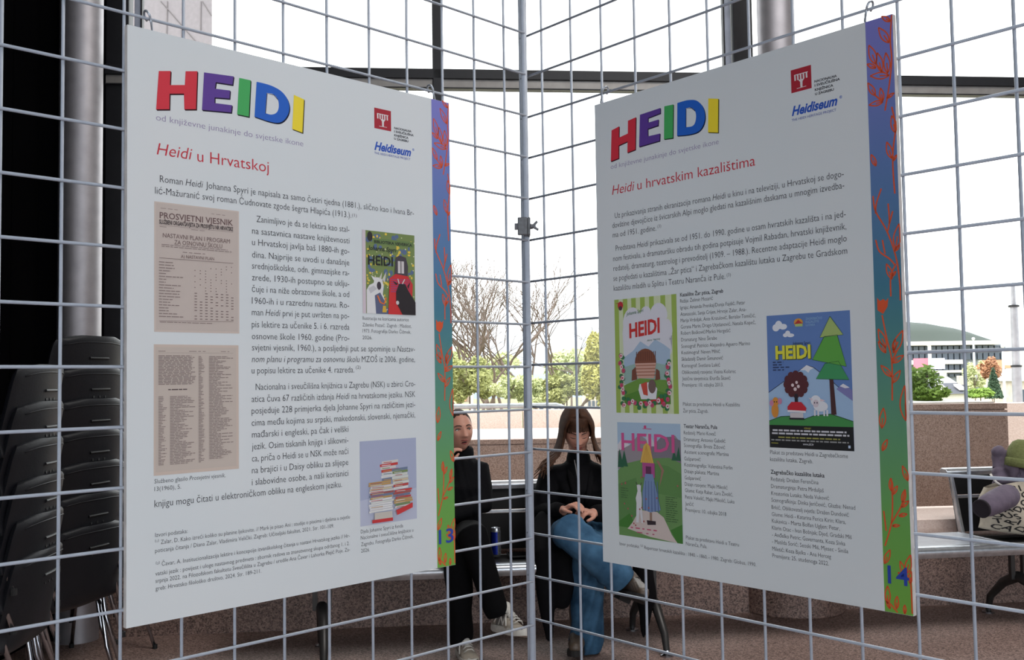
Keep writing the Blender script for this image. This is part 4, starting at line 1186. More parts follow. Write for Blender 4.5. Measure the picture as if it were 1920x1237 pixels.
# ---------------------------------------------------------------- belongings at the right end of the bench
M_LILACJ = mat('mauve_padded_fabric', (118, 106, 122), 0.85, noise=0.3, scale=25, rgb2=(88, 78, 94), bump=0.3)
M_OLIVE = mat('olive_knit', (128, 134, 84), 0.9, noise=0.3, scale=90, rgb2=(100, 108, 62), bump=0.4)
M_TOTE = mat('natural_canvas', (196, 186, 168), 0.9, noise=0.2, scale=60, rgb2=(176, 166, 150), bump=0.2)
M_TOTE_INK = mat('tote_black_print', (26, 24, 26), 0.8)
DB = 5.48
tote = empty('tote_bag', (0, 0, 0))
pb = spot(1905, 1003, DB); tote.location = (pb.x, pb.y, .4535)
tote.rotation_euler = (0, 0, BA)
def tote_surf(a, b, side):
    """a across 0..1, b up 0..1, side -1 front, 1 back"""
    w = .50 - .10 * b
    x = -.20 + w * a + .03 * b
    bulge = math.sin(math.pi * a) ** .6 * (.075 + .03 * math.sin(math.pi * b)) * (1 - .55 * b)
    z = .008 + .305 * b - .03 * (1 - math.sin(math.pi * a)) * b + .05 * (1 - a) ** 2 * (1 - b)
    return Vector((x + .012 * math.sin(7 * b + 3 * a), side * (.02 + bulge) + .02 + .01 * math.sin(9 * a + 4 * b), z))
NT = 18
tv, tf = [], []
for side in (-1, 1):
    for i in range(NT + 1):
        for k in range(NT + 1):
            tv.append(tote_surf(k / NT, i / NT, side))
def tid(s, i, k): return s * (NT + 1) ** 2 + i * (NT + 1) + k
for s in (0, 1):
    for i in range(NT):
        for k in range(NT):
            tf.append((tid(s,i,k), tid(s,i,k+1), tid(s,i+1,k+1), tid(s,i+1,k)))
for i in range(NT):
    tf.append((tid(0,i,0), tid(0,i+1,0), tid(1,i+1,0), tid(1,i,0)))
    tf.append((tid(0,i,NT), tid(1,i,NT), tid(1,i+1,NT), tid(0,i+1,NT)))
    tf.append((tid(0,0,i), tid(1,0,i), tid(1,0,i+1), tid(0,0,i+1)))
tb_o = MB().add(tv, tf).build('bag_body', M_TOTE, tote, smooth=True)
pr = MB()
rows = ['CADOVUSI', 'TRIUSDIV', 'OUSTADRI', 'VADIUSTO', 'SIVORDAU', 'DIVOUSTA', 'USRIVADO']
for r, word in enumerate(rows):
    for k, ch in enumerate(word):
        vs, fs = text_verts(ch, 2, 0.02)
        a0, b0 = .03 + .118 * k + .02 * (r % 2), .04 + .132 * r
        an = R(random.choice((-25, -10, 10, 25, 60)))
        P = []
        for p in vs:
            x, y = (p.x - .3) * .155, (p.y - .35) * .15
            a = a0 + .06 + x * math.cos(an) - y * math.sin(an); b = b0 + .06 + x * math.sin(an) + y * math.cos(an)
            a, b = min(max(a, .01), .99), min(max(b, .01), .99)
            P.append(tote_surf(a, b, -1) + Vector((0, -.0025, 0)))
        pr.add(P, fs)
pr.build('letter_print', M_TOTE_INK, tb_o, fix=False)
h = MB(); h.tube([Vector(q) for q in ((-.08, -.035, .292), (-.115, -.055, .30), (-.145, -.06, .318), (-.160, -.05, .34), (-.158, -.03, .36))], .006, 8)
h.build('bag_handle', M_WHITE_STONE, tote, smooth=True)
tag(tote, 'beige canvas tote bag printed with black letters on the right bench', 'bag')

def lump(name, m, parent, spheres, seed, amp=.012, freq=14.0, voxel=.012):
    """soft fabric heap: overlapping rounded pieces fused into one surface with folds"""
    mb = MB()
    for (c, r3) in spheres: mb.ball(c, *r3, seg=20, rings=14)
    o = mb.build(name, m, parent, smooth=True)
    rm = o.modifiers.new('fuse', 'REMESH'); rm.mode = 'VOXEL'; rm.voxel_size = voxel; rm.use_smooth_shade = True
    bake(o)
    rnd = random.Random(seed)
    ph = [rnd.uniform(0, 6) for _ in range(6)]
    for v in o.data.vertices:
        p = v.co
        d = math.sin(freq*p.x + ph[0] + 4*math.sin(freq*.4*p.z + ph[1])) * math.sin(freq*.8*p.z + ph[2] + 3*math.sin(freq*.5*p.y + ph[3]))
        v.co = p + v.normal * amp * d
    return o
def bake(o):
    dg = bpy.context.evaluated_depsgraph_get()
    me = bpy.data.meshes.new_from_object(o.evaluated_get(dg))
    o.modifiers.clear()
    old = o.data; o.data = me
    bpy.data.meshes.remove(old)
    me.shade_smooth()
    return o
jk = empty('padded_jacket', (0, 0, 0))
pj = spot(1900, 872, DB + .12); jk.location = (pj.x, pj.y, pj.z)
jk.rotation_euler = (0, 0, BA)
lump('jacket_body', M_LILACJ, jk, [((-.05, .02, .02), (.06, .06, .07)), ((.03, .02, -.03), (.10, .08, .07)), ((-.06, .0, -.06), (.06, .06, .06)), ((.10, .02, .0), (.09, .08, .06)), ((.0, .03, -.12), (.10, .07, .08)), ((-.075, .01, .075), (.035, .035, .03)), ((-.02, -.03, .06), (.05, .04, .035)), ((.06, -.04, -.06), (.06, .05, .04)), ((-.05, -.05, -.02), (.035, .04, .05)), ((.0, -.05, -.10), (.07, .04, .04)), ((.09, -.03, .06), (.05, .05, .04))], 4, .013, 36.0, .008)
sv = MB(); M3 = spot(1851, 948, DB - .22) - jk.location; M4 = spot(1888, 930, DB - .10) - jk.location
inv = Matrix.Rotation(-BA, 3, 'Z')
M3, M4 = inv @ M3, inv @ M4
sv.capsule([M4, (M3 * .5 + M4 * .5), M3], [.066, .064, .058], 20)
so = sv.build('sleeve', M_LILACJ, jk, smooth=True)
dirv = (M3 - M4).normalized()
cu = MB(); q = dirv.to_track_quat('Z', 'Y').to_matrix()
cu.lathe([(.050, 0), (.051, .010), (.046, .013), (.040, .010), (0, .009)], M3 + dirv * .052, 20, M=q)
cu.build('cuff_opening', mat('sleeve_hollow_shade', (34, 28, 36), 0.9), so)  # dark disc: shade inside the hollow sleeve end, put into the colour
tag(jk, 'mauve padded jacket heaped on the right bench behind the tote bag', 'jacket')
bn = empty('knit_hat', (0, 0, 0)); pk = spot(1916, 852, DB + .05); bn.location = pk; bn.rotation_euler = (0, R(10), BA)
k = MB()
k.lathe([(.0, .085), (.03, .082), (.055, .066), (.072, .035), (.078, 0), (.078, -.03), (.070, -.05)], (0, 0, 0), 28)
k.build('hat_crown', M_OLIVE, bn, smooth=True)
k = MB().lathe([(.070, -.075), (.082, -.07), (.084, -.035), (.080, -.025), (.072, -.03)], (0, 0, 0), 28).build('hat_cuff', M_OLIVE, bn, smooth=True)
tag(bn, 'olive green knit hat on top of the mauve jacket', 'hat')
# ================================================================ the two seated people
M_SKIN = mat('skin', (206, 152, 130), 0.55, noise=0.15, scale=30, rgb2=(192, 134, 114))
M_LIP = mat('lip_tone', (150, 72, 66), 0.45)
M_MOUTH = mat('mouth_dark', (56, 24, 24), 0.6)
M_BROW = mat('brow_brown', (58, 40, 32), 0.8)
M_EYEW = mat('eye_white', (220, 214, 208), 0.3)
M_IRIS = mat('eye_iris', (46, 34, 28), 0.2)
M_HAIR = mat('brown_hair', (54, 36, 27), 0.6, noise=0.5, scale=40, rgb2=(86, 56, 38), spec=0.2)
M_HAIRD = mat('dark_hair', (44, 33, 28), 0.6, noise=0.5, scale=60, rgb2=(60, 45, 38), spec=0.2)
M_BLACK = mat('black_knit', (15, 15, 17), 0.9, noise=0.3, scale=80, rgb2=(20, 20, 23), bump=0.15, spec=0.1)
M_BLACKC = mat('black_wool_coat', (13, 13, 15), 0.9, noise=0.3, scale=70, rgb2=(18, 17, 20), bump=0.1, spec=0.1)
M_BLACKT = mat('black_trousers', (9, 9, 10), 0.9, noise=0.3, scale=40, rgb2=(13, 13, 15), spec=0.1)
M_JEANS = mat('blue_denim', (72, 108, 138), 0.9, noise=0.75, scale=10, rgb2=(32, 58, 82), bump=0.2, spec=0.1)
M_SNK = mat('beige_suede', (172, 162, 148), 0.85, noise=0.3, scale=60, rgb2=(150, 140, 128))
M_SNKW = mat('sneaker_white', (216, 212, 204), 0.6, noise=0.15, scale=50)
M_SNKG = mat('sneaker_grey_panel', (120, 116, 112), 0.8, noise=0.2, scale=60)
M_BOOT = mat('olive_brown_leather', (92, 78, 66), 0.45, noise=0.4, scale=22, rgb2=(66, 55, 46), bump=0.2)
M_SOLE = mat('dark_sole', (26, 24, 24), 0.8)

def gauss(a, b): return math.exp(-0.5 * (a * a + b * b))
def head_surface(n, open_mouth=0.0):
    x, y, z = .071 * n.x, .093 * n.y, .113 * n.z
    if n.z < 0:
        t = -n.z
        x *= 1 - .26 * t ** 1.6
        if n.y > 0: y *= 1 - .42 * t
        else: y *= 1 - .06 * t
    if n.y < .2:
        f = min(max((.2 - n.y) / .5, 0), 1)
        d = 0
        nz = (z - (-.034)) / .011
        bridge = max(0, min(1, (.022 - z) / .056)) if z > -.036 else math.exp(-((z + .036) / .006) ** 2)
        d += (.004 + .019 * bridge ** 1.3) * math.exp(-.5 * (x / (.007 + .004 * bridge)) ** 2) * (1 if z < .03 else 0)
        d += .004 * gauss((abs(x) - .012) / .006, (z + .036) / .007)
        d -= .0085 * gauss((abs(x) - .031) / .015, (z - .003) / .011)
        d += .0032 * gauss((abs(x) - .029) / .018, (z - .024) / .007)
        d += .0045 * gauss((abs(x) - .042) / .014, (z + .026) / .018)
        d += .0055 * gauss(x / .020, (z + .063) / .010)
        d -= (.003 + .008 * open_mouth) * gauss(x / .020, (z + .0635) / (.0022 + .004 * open_mouth))
        d += .0075 * gauss(x / .017, (z + .096) / .013)
        d -= .003 * gauss(x / .022, (z + .081) / .006)
        y -= d * f
    return Vector((x, y, z))
def head_grid(M, open_mouth=0.0, seg=72, rings=60):
    vs, fs = [], []
    for i in range(rings + 1):
        ph = math.pi * i / rings
        for k in range(seg):
            th = 2 * math.pi * k / seg
            n = Vector((math.sin(ph)*math.cos(th), math.sin(ph)*math.sin(th), math.cos(ph)))
            vs.append(M @ head_surface(n, open_mouth))
    for i in range(rings):
        for k in range(seg):
            k2 = (k + 1) % seg
            fs.append((i*seg+k, (i+1)*seg+k, (i+1)*seg+k2, i*seg+k2))
    return vs, fs
def face_point(x, z, M, out=0.0, open_mouth=0.0):
    """point on the front of the face at that x and height"""
    n = Vector((x / .071, 0, z / .113))
    if z < 0:
        n.x = x / (.071 * (1 - .26 * (-n.z) ** 1.6))
    r2 = min(n.x ** 2 + n.z ** 2, .98)
    n.y = -math.sqrt(1 - r2)
    p = head_surface(n.normalized(), open_mouth)
    return M @ (p + Vector((0, -out, 0)))

def fuse(mb, name, m, parent, voxel, smooth=2, fold=0.0, freq=20.0, seed=1):
    o = mb.build(name, m, parent, smooth=True)
    rm = o.modifiers.new('fuse', 'REMESH'); rm.mode = 'VOXEL'; rm.voxel_size = voxel; rm.use_smooth_shade = True
    if smooth:
        sm = o.modifiers.new('soft', 'SMOOTH'); sm.factor = .5; sm.iterations = smooth
    bake(o)
    if fold:
        rnd = random.Random(seed); ph = [rnd.uniform(0, 6) for _ in range(6)]
        for v in o.data.vertices:
            p = v.co
            d = math.sin(freq*(p.z + .35*math.sin(freq*.3*p.x + ph[0]) + .3*p.x) + ph[1]) * (.5 + .5*math.sin(freq*.45*p.x + ph[2] + 2*math.sin(freq*.3*p.y + ph[3])))
            v.co = p + v.normal * fold * d
    return o

def hair_cap(mb, HM, hairline, slope, y0, grow=.055):
    """scalp hair: the upper and rear part of the head surface, lifted a little"""
    seg, rings = 64, 48; vs, fs, keep = [], [], {}
    for i in range(rings + 1):
        ph = math.pi * i / rings
        for k in range(seg):
            th = 2 * math.pi * k / seg
            n = Vector((math.sin(ph)*math.cos(th), math.sin(ph)*math.sin(th), math.cos(ph)))
            p = head_surface(n); edge = p.z - (hairline - slope * max(p.y - y0, 0)) + .02 * abs(p.x) / .07
            keep[(i, k)] = edge > 0 and p.z > -.09
            g = 1 + grow * min(max(edge, 0) / .03, 1)
            p = Vector((p.x * g, p.y * g + .001 * math.sin(k * 3.1), p.z * g)) * 1.004
            vs.append(HM @ p)
    for i in range(rings):
        for k in range(seg):
            k2 = (k + 1) % seg
            if keep[(i, k)] and keep[(i+1, k)] and keep[(i, k2)] and keep[(i+1, k2)]: fs.append((i*seg+k, (i+1)*seg+k, (i+1)*seg+k2, i*seg+k2))
    mb.add(vs, fs)
def flatten_end(o, end, dirv, reach=.16):
    """cut a cloth end square: a straight hem across the end of a leg"""
    end = Vector(end); d = Vector(dirv).normalized()
    for v in o.data.vertices:
        q = v.co - end; t = q.dot(d)
        if t > 0 and q.length < reach: v.co = v.co - d * t

def hand(mb, wrist, knuckle, palm_n, curl, size=1.0, thumb_side=1, spread=.1):
    """palm from the wrist to the knuckles, four bent fingers of unequal length and a thumb from the side of the palm"""
    w, k = Vector(wrist), Vector(knuckle)
    d = (k - w).normalized(); n = Vector(palm_n).normalized()
    n = (n - d * n.dot(d)).normalized(); s = d.cross(n).normalized() * thumb_side
    plen = .085 * size
    k = w + d * plen
    for a in (-1.2, -.4, .4, 1.2):
        mb.capsule([w + s * a * .012 * size, k + s * a * .019 * size], [.015 * size, .0125 * size], 10)
    lens = [.070, .079, .074, .058]
    for i, L in enumerate(lens):
        a = 1.45 - .97 * i
        base = k + s * a * .0165 * size
        dirv = (d + s * (1.5 - i) * spread).normalized()
        p = base; pts = [base - dirv * .012, base]
        ang = 0
        for j, fr in enumerate((.45, .32, .23)):
            ang += curl * (1.0, 1.15, .7)[j]
            q = dirv * math.cos(ang) + n * math.sin(ang)
            p = p + q * L * fr * size
            pts.append(p)
        r = [.0092, .0090, .0084, .0078, .0066] if i < 3 else [.008, .0078, .0074, .0068, .0058]
        mb.capsule(pts, [x * size for x in r], 10)
    tb = w + d * .028 * size + s * .024 * size
    t1 = tb + (s * .6 + d * .7 + n * .25).normalized() * .036 * size
    t2 = t1 + (s * .1 + d * .8 + n * .5).normalized() * .028 * size
    t3 = t2 + (d * .8 + n * .55 - s * .2).normalized() * .02 * size
    mb.capsule([tb - d * .012, tb, t1, t2, t3], [.014 * size, .0135 * size, .0108 * size, .0098 * size, .0078 * size], 10)

def shoe_frame(heel, toe, up):
    h, t, u = Vector(heel), Vector(toe), Vector(up)
    y = (t - h).normalized(); x = y.cross(u).normalized(); z = x.cross(y).normalized()
    M = Matrix((x, y, z)).transposed().to_4x4(); M.translation = h
    return M
def outline(scale=1.0, w=1.0):
    half = [(-.0, .006), (.026, .0), (.034, .03), (.034, .08), (.038, .15), (.046, .19), (.044, .225), (.034, .255), (.016, .275), (.0, .279)]
    R_ = [(x * w * scale, y * scale) for x, y in half[1:-1]]
    L_ = [(-x * .9 * w * scale, y * scale) for x, y in half[1:-1]]
    return [(0, .0)] + R_ + [(0, .279 * scale)] + L_[::-1]
def sneaker(parent, M, mark_side=-1):
    root = empty('sneaker'); root.parent = parent
    def T(p): return M @ Vector(p)
    ol = outline()
    mb = MB(); n = len(ol)
    lv = []
    for z, g in ((0.0, .94), (.008, 1.04), (.022, 1.06), (.034, 1.0)):
        lv.append([T((x * g, .14 + (y - .14) * (.98 + .04 * (g - 1)) , z + (.014 * max(0, (y - .2) / .08) ** 2) + (.006 if y < .03 else 0))) for x, y in ol])
    vs = [p for L in lv for p in L]
    fs = [(i*n+k, i*n+(k+1)%n, (i+1)*n+(k+1)%n, (i+1)*n+k) for i in range(3) for k in range(n)] + [tuple(range(n-1, -1, -1)), tuple(range(3*n, 4*n))]
    mb.add(vs, fs)
    smooth_by_angle(mb.build('sole', M_SNKW, root), 40)
    secs = [(-.002, .020, .07), (.015, .031, .098), (.05, .033, .105), (.085, .034, .098), (.12, .036, .085), (.16, .041, .068), (.20, .044, .054), (.235, .040, .046), (.262, .028, .038), (.276, .010, .028)]
    up = MB(); rows = []
    for y, hw, h in secs:
        rows.append([T((hw * math.cos(R(a)) * (1.0 if abs(math.cos(R(a))) > .5 else .95), y, .028 + (h - .028) * max(math.sin(R(a)), 0) ** .8 + .014 * max(0, (y - .2) / .08) ** 2)) for a in range(0, 181, 12)])
    m_ = len(rows[0])
    up.use(M_SNK)
    for i in range(len(rows) - 1):
        up.use(M_SNK if i < 2 or i in (4, 5) else (M_SNKG if i in (2, 3, 8) else M_SNK))
        up.add(rows[i] + rows[i+1], [(k, k+1, m_+k+1, m_+k) for k in range(m_ - 1)])
    up.use(M_SNK); up.add(rows[0], [tuple(range(m_))]); up.add(rows[-1], [tuple(range(m_ - 1, -1, -1))])
    o = up.build('upper', None, root, smooth=True)
    bm = bmesh.new(); bm.from_mesh(o.data); bmesh.ops.remove_doubles(bm, verts=bm.verts, dist=.0003); bmesh.ops.recalc_face_normals(bm, faces=bm.faces); bm.to_mesh(o.data); bm.free(); o.data.shade_smooth()
    tg = MB(); tg.capsule([T((0, .135, .078)), T((0, .10, .105)), T((0, .078, .132))], [.018, .021, .017], 12)
    tg.build('tongue', M_SNKW, root, smooth=True)
    for k in range(5):
        y = .105 + .022 * k; z = .108 - .0095 * k
        l = MB(); l.tube([T((-.026, y, z - .012)), T((-.010, y + .008, z + .003)), T((.010, y + .008, z + .003)), T((.026, y, z - .012))], .0035, 6)
        l.build('lace', M_SNKW, root, smooth=True)
    vs, fs = text_verts('N', 2, .03, .25)
    l = MB()
    P = []
    for p in vs:
        yy = .098 + (p.x - .35) * .065 * (1); zz = .040 + p.y * .060
        P.append(T((mark_side * (.0385 - .10 * max(zz - .06, 0)), yy, zz)))
    l.add(P, fs); l.build('side_mark', M_SNKW, root, fix=False)
    pn = MB(); pn.tube([T((mark_side * .0365, .04, .045)), T((mark_side * .0355, .055, .075)), T((mark_side * .030, .07, .10))], .004, 6)
    pn.tube([T((mark_side * .040, .15, .04)), T((mark_side * .036, .135, .07)), T((mark_side * .028, .12, .09))], .004, 6)
    pn.build('side_overlay', M_SNKW, root, smooth=True)
    return root
def boot(parent, M, shaft_dir, shaft_len=.16):
    root = empty('ankle_boot'); root.parent = parent
    def T(p): return M @ Vector(p)
    ol = outline(.95); n = len(ol); mb = MB(); lv = []
    for z, g in ((0.0, .98), (.012, 1.03), (.028, 1.0)):
        lv.append([T((x * g, y, z + .010 * max(0, (y - .2) / .06))) for x, y in ol])
    vs = [p for L in lv for p in L]
    mb.add(vs, [(i*n+k, i*n+(k+1)%n, (i+1)*n+(k+1)%n, (i+1)*n+k) for i in range(2) for k in range(n)] + [tuple(range(n-1, -1, -1)), tuple(range(2*n, 3*n))])
    for y0 in (.0, .035):
        mb.prism([T((-.03, y0, -.022)), T((.03, y0, -.022)), T((.03, y0, .005)), T((-.03, y0, .005))], T((0, .034, 0)) - T((0, 0, 0)))
    mb.build('sole', M_SOLE, root)
    up = MB()
    sd = Vector(shaft_dir).normalized()
    a0 = T((0, .055, .085))
    up.capsule([T((0, .035, .055)), T((0, .06, .07)), T((0, .12, .062)), T((0, .18, .05)), T((0, .225, .046))], [.036, .042, .042, .040, .032], 16)
    up.capsule([T((0, .05, .06)), a0, a0 + sd * shaft_len], [.042, .044, .048], 16)
    o = fuse(up, 'upper', M_BOOT, root, .006, 2, .0022, 90, 4)
    for k in range(5):
        l = MB(); y = .10 + .016 * k; z = .108 - .006 * k
        l.tube([T((-.028, y, z - .016)), T((0, y + .006, z + .002)), T((.028, y, z - .016))], .003, 6)
        l.build('lace', M_SOLE, root, smooth=True)
    return root

def person(label, at):
    root = empty('person', at)
    return tag(root, label, 'person', 'two people seated on the bench')

# ------------------------------------------------ person in the turtleneck, half behind the left board
def build_turtleneck():
    L = spot(862, 1050, 5.2); L.z = 0
    S = lambda px, py, d: spot(px, py, d) - L
    root = person('person in a black turtleneck, hand at the chin, one leg crossed in beige sneakers', L)
    HM = Matrix.Translation(S(861, 807, 5.27)) @ Matrix.Rotation(R(20), 4, 'Z') @ Matrix.Rotation(R(-4), 4, 'Y') @ Matrix.Rotation(R(-4), 4, 'X') @ Matrix.Scale(.98, 4)
    pelvis, waist, chest, upper, nb, nt = S(858, 1003, 5.27), S(860, 950, 5.29), S(864, 908, 5.28), S(866, 884, 5.29), S(866, 864, 5.30), S(863, 838, 5.30)
    shA, shB = S(900, 886, 5.29), S(826, 888, 5.29)
    elA, elB = S(905, 946, 5.20), S(822, 940, 5.10)
    wrA, wrB = S(842, 968, 5.04), S(840, 876, 5.08)
    hiA, hiB = S(878, 1008, 5.2), S(842, 1008, 5.2)
    knB, anB = S(858, 1024, 4.80), S(864, 1196, 4.88)      # leg that stands
    knA, anA = S(886, 1003, 4.74), S(929, 1141, 4.75)      # leg crossed over
    b = MB()
    b.add(*head_grid(HM, 0.6))
    for sx in (-1, 1): b.ball(HM @ Vector((sx * .071, .012, -.008)), .009, .020, .030, 10, 8)
    b.capsule([nb, nt, HM @ Vector((0, .02, -.03))], [.055, .049, .052], 18)
    b.capsule([pelvis + Vector((0, 0, .05)), waist, chest, upper, nb], [.10, .10, .115, .08, .05], 20)
    b.capsule([upper, shA, elA, wrA], [.06, .048, .036, .026]); b.capsule([upper, shB, elB, wrB], [.06, .048, .036, .026])
    hand(b, wrA, wrA + Vector((-.06, -.05, -.005)), (0, 0, -1), .35, .95)
    hand(b, wrB, S(845, 848, 5.08), (1, .35, 0), .62, .86, -1, .05)
    b.capsule([pelvis + Vector((0, 0, .04)), hiA, knA, anA], [.09, .07, .05, .036]); b.capsule([pelvis + Vector((0, 0, .04)), hiB, knB, anB], [.09, .07, .05, .036])
    fuse(b, 'body', M_SKIN, root, .0042, 1)
    # clothes
    s = MB()
    s.capsule([pelvis + Vector((0, 0, .035)), waist, chest, upper], [.120, .13, .14, .105], 22)
    s.capsule([upper, nb, (nb * .45 + nt * .55)], [.085, .068, .062], 20)
    s.capsule([upper, shA, (shA + elA) / 2, elA, wrA], [.085, .068, .060, .055, .040], 16)
    s.capsule([upper, shB, (shB + elB) / 2, elB, wrB - Vector((0, 0, .02))], [.085, .068, .060, .055, .038], 16)
    so = fuse(s, 'sweater', M_BLACK, root, .008, 2, .004, 38, 2)
    c = MB(); up = (nt - nb).normalized(); q = up.to_track_quat('Z', 'Y').to_matrix()
    c.lathe([(.066, -.01), (.0695, .01), (.069, .034), (.062, .044), (.056, .036), (.056, 0)], nb * .5 + nt * .5 - up * .012, 28, M=q)
    c.build('roll_collar', M_BLACK, so, smooth=True)
    t = MB()
    t.capsule([pelvis + Vector((0, 0, .03)), hiA, (hiA + knA) / 2, knA, (knA + anA) / 2, anA], [.115, .09, .086, .076, .066, .060], 18)
    t.capsule([pelvis + Vector((0, 0, .03)), hiB, (hiB + knB) / 2, knB, (knB + anB) / 2, anB], [.115, .09, .086, .076, .066, .060], 18)
    to = fuse(t, 'trousers', M_BLACKT, root, .008, 2, .004, 30, 6)
    flatten_end(to, anA + (anA - knA).normalized() * .03, anA - knA); flatten_end(to, anB - Vector((0, 0, .03)), (0, 0, -1))
    # face
    for sx in (-1, 1):
        e = MB(); p = face_point(sx * .031, .003, HM, -.0092); e.ball(p, .0105, seg=14, rings=10)
        eo = e.build('eye', M_EYEW, root, smooth=True)
        e = MB(); e.ball(p + HM.to_3x3() @ Vector((.001, -.0068, -.001)), .0052, .0042, .0052, 10, 8); e.build('iris', M_IRIS, eo, smooth=True)
        e = MB(); e.tube([face_point(sx * x, z, HM, .0014) for x, z in ((.017, .0060), (.027, .0090), (.037, .0082), (.045, .0035))], [.0014, .0032, .0030, .0014], 6)
        e.build('eyelid', M_BROW, root, smooth=True)
        e = MB(); e.tube([face_point(sx * x, z, HM, .001) for x, z in ((.013, .021), (.024, .026), (.036, .0265), (.049, .020))], [.0022, .003, .0026, .001], 6)
        e.build('eyebrow', M_BROW, root, smooth=True)
    l = MB()
    l.tube([face_point(x, -.0565 - .9 * abs(x) ** 1.35 * .1 + (.0012 if abs(x) > .003 else 0), HM, .001, .6) for x in (-.021, -.014, -.006, 0, .006, .014, .021)], [.001, .0026, .0034, .003, .0034, .0026, .001], 8)
    l.tube([face_point(x, -.0735 + 18 * x * x, HM, .001, .6) for x in (-.019, -.011, 0, .011, .019)], [.001, .0036, .0044, .0036, .001], 8)
    l.build('lips', M_LIP, root, smooth=True)
    l = MB(); l.tube([face_point(x, -.0645, HM, -.0008, .6) for x in (-.016, -.008, 0, .008, .016)], [.001, .004, .005, .004, .001], 8); l.build('mouth', M_MOUTH, root, smooth=True)
    # slicked back hair
    h = MB(); hair_cap(h, HM, .082, 1.05, -.060)
    h.ball(HM @ Vector((0, .118, -.01)), .042, .036, .042, 18, 12)
    h.build('hair', M_HAIRD, root, smooth=True)
    sneaker(root, shoe_frame(S(927, 1183, 4.80), S(986, 1197, 4.58), Vector((.12, .25, 1))), 1)
    gr = S(864, 1200, 4.95); gr.z = 0.0
    sneaker(root, shoe_frame(gr, gr + Vector((.07, -.27, 0)), Vector((0, 0, 1))), 1)
    return root
build_turtleneck()

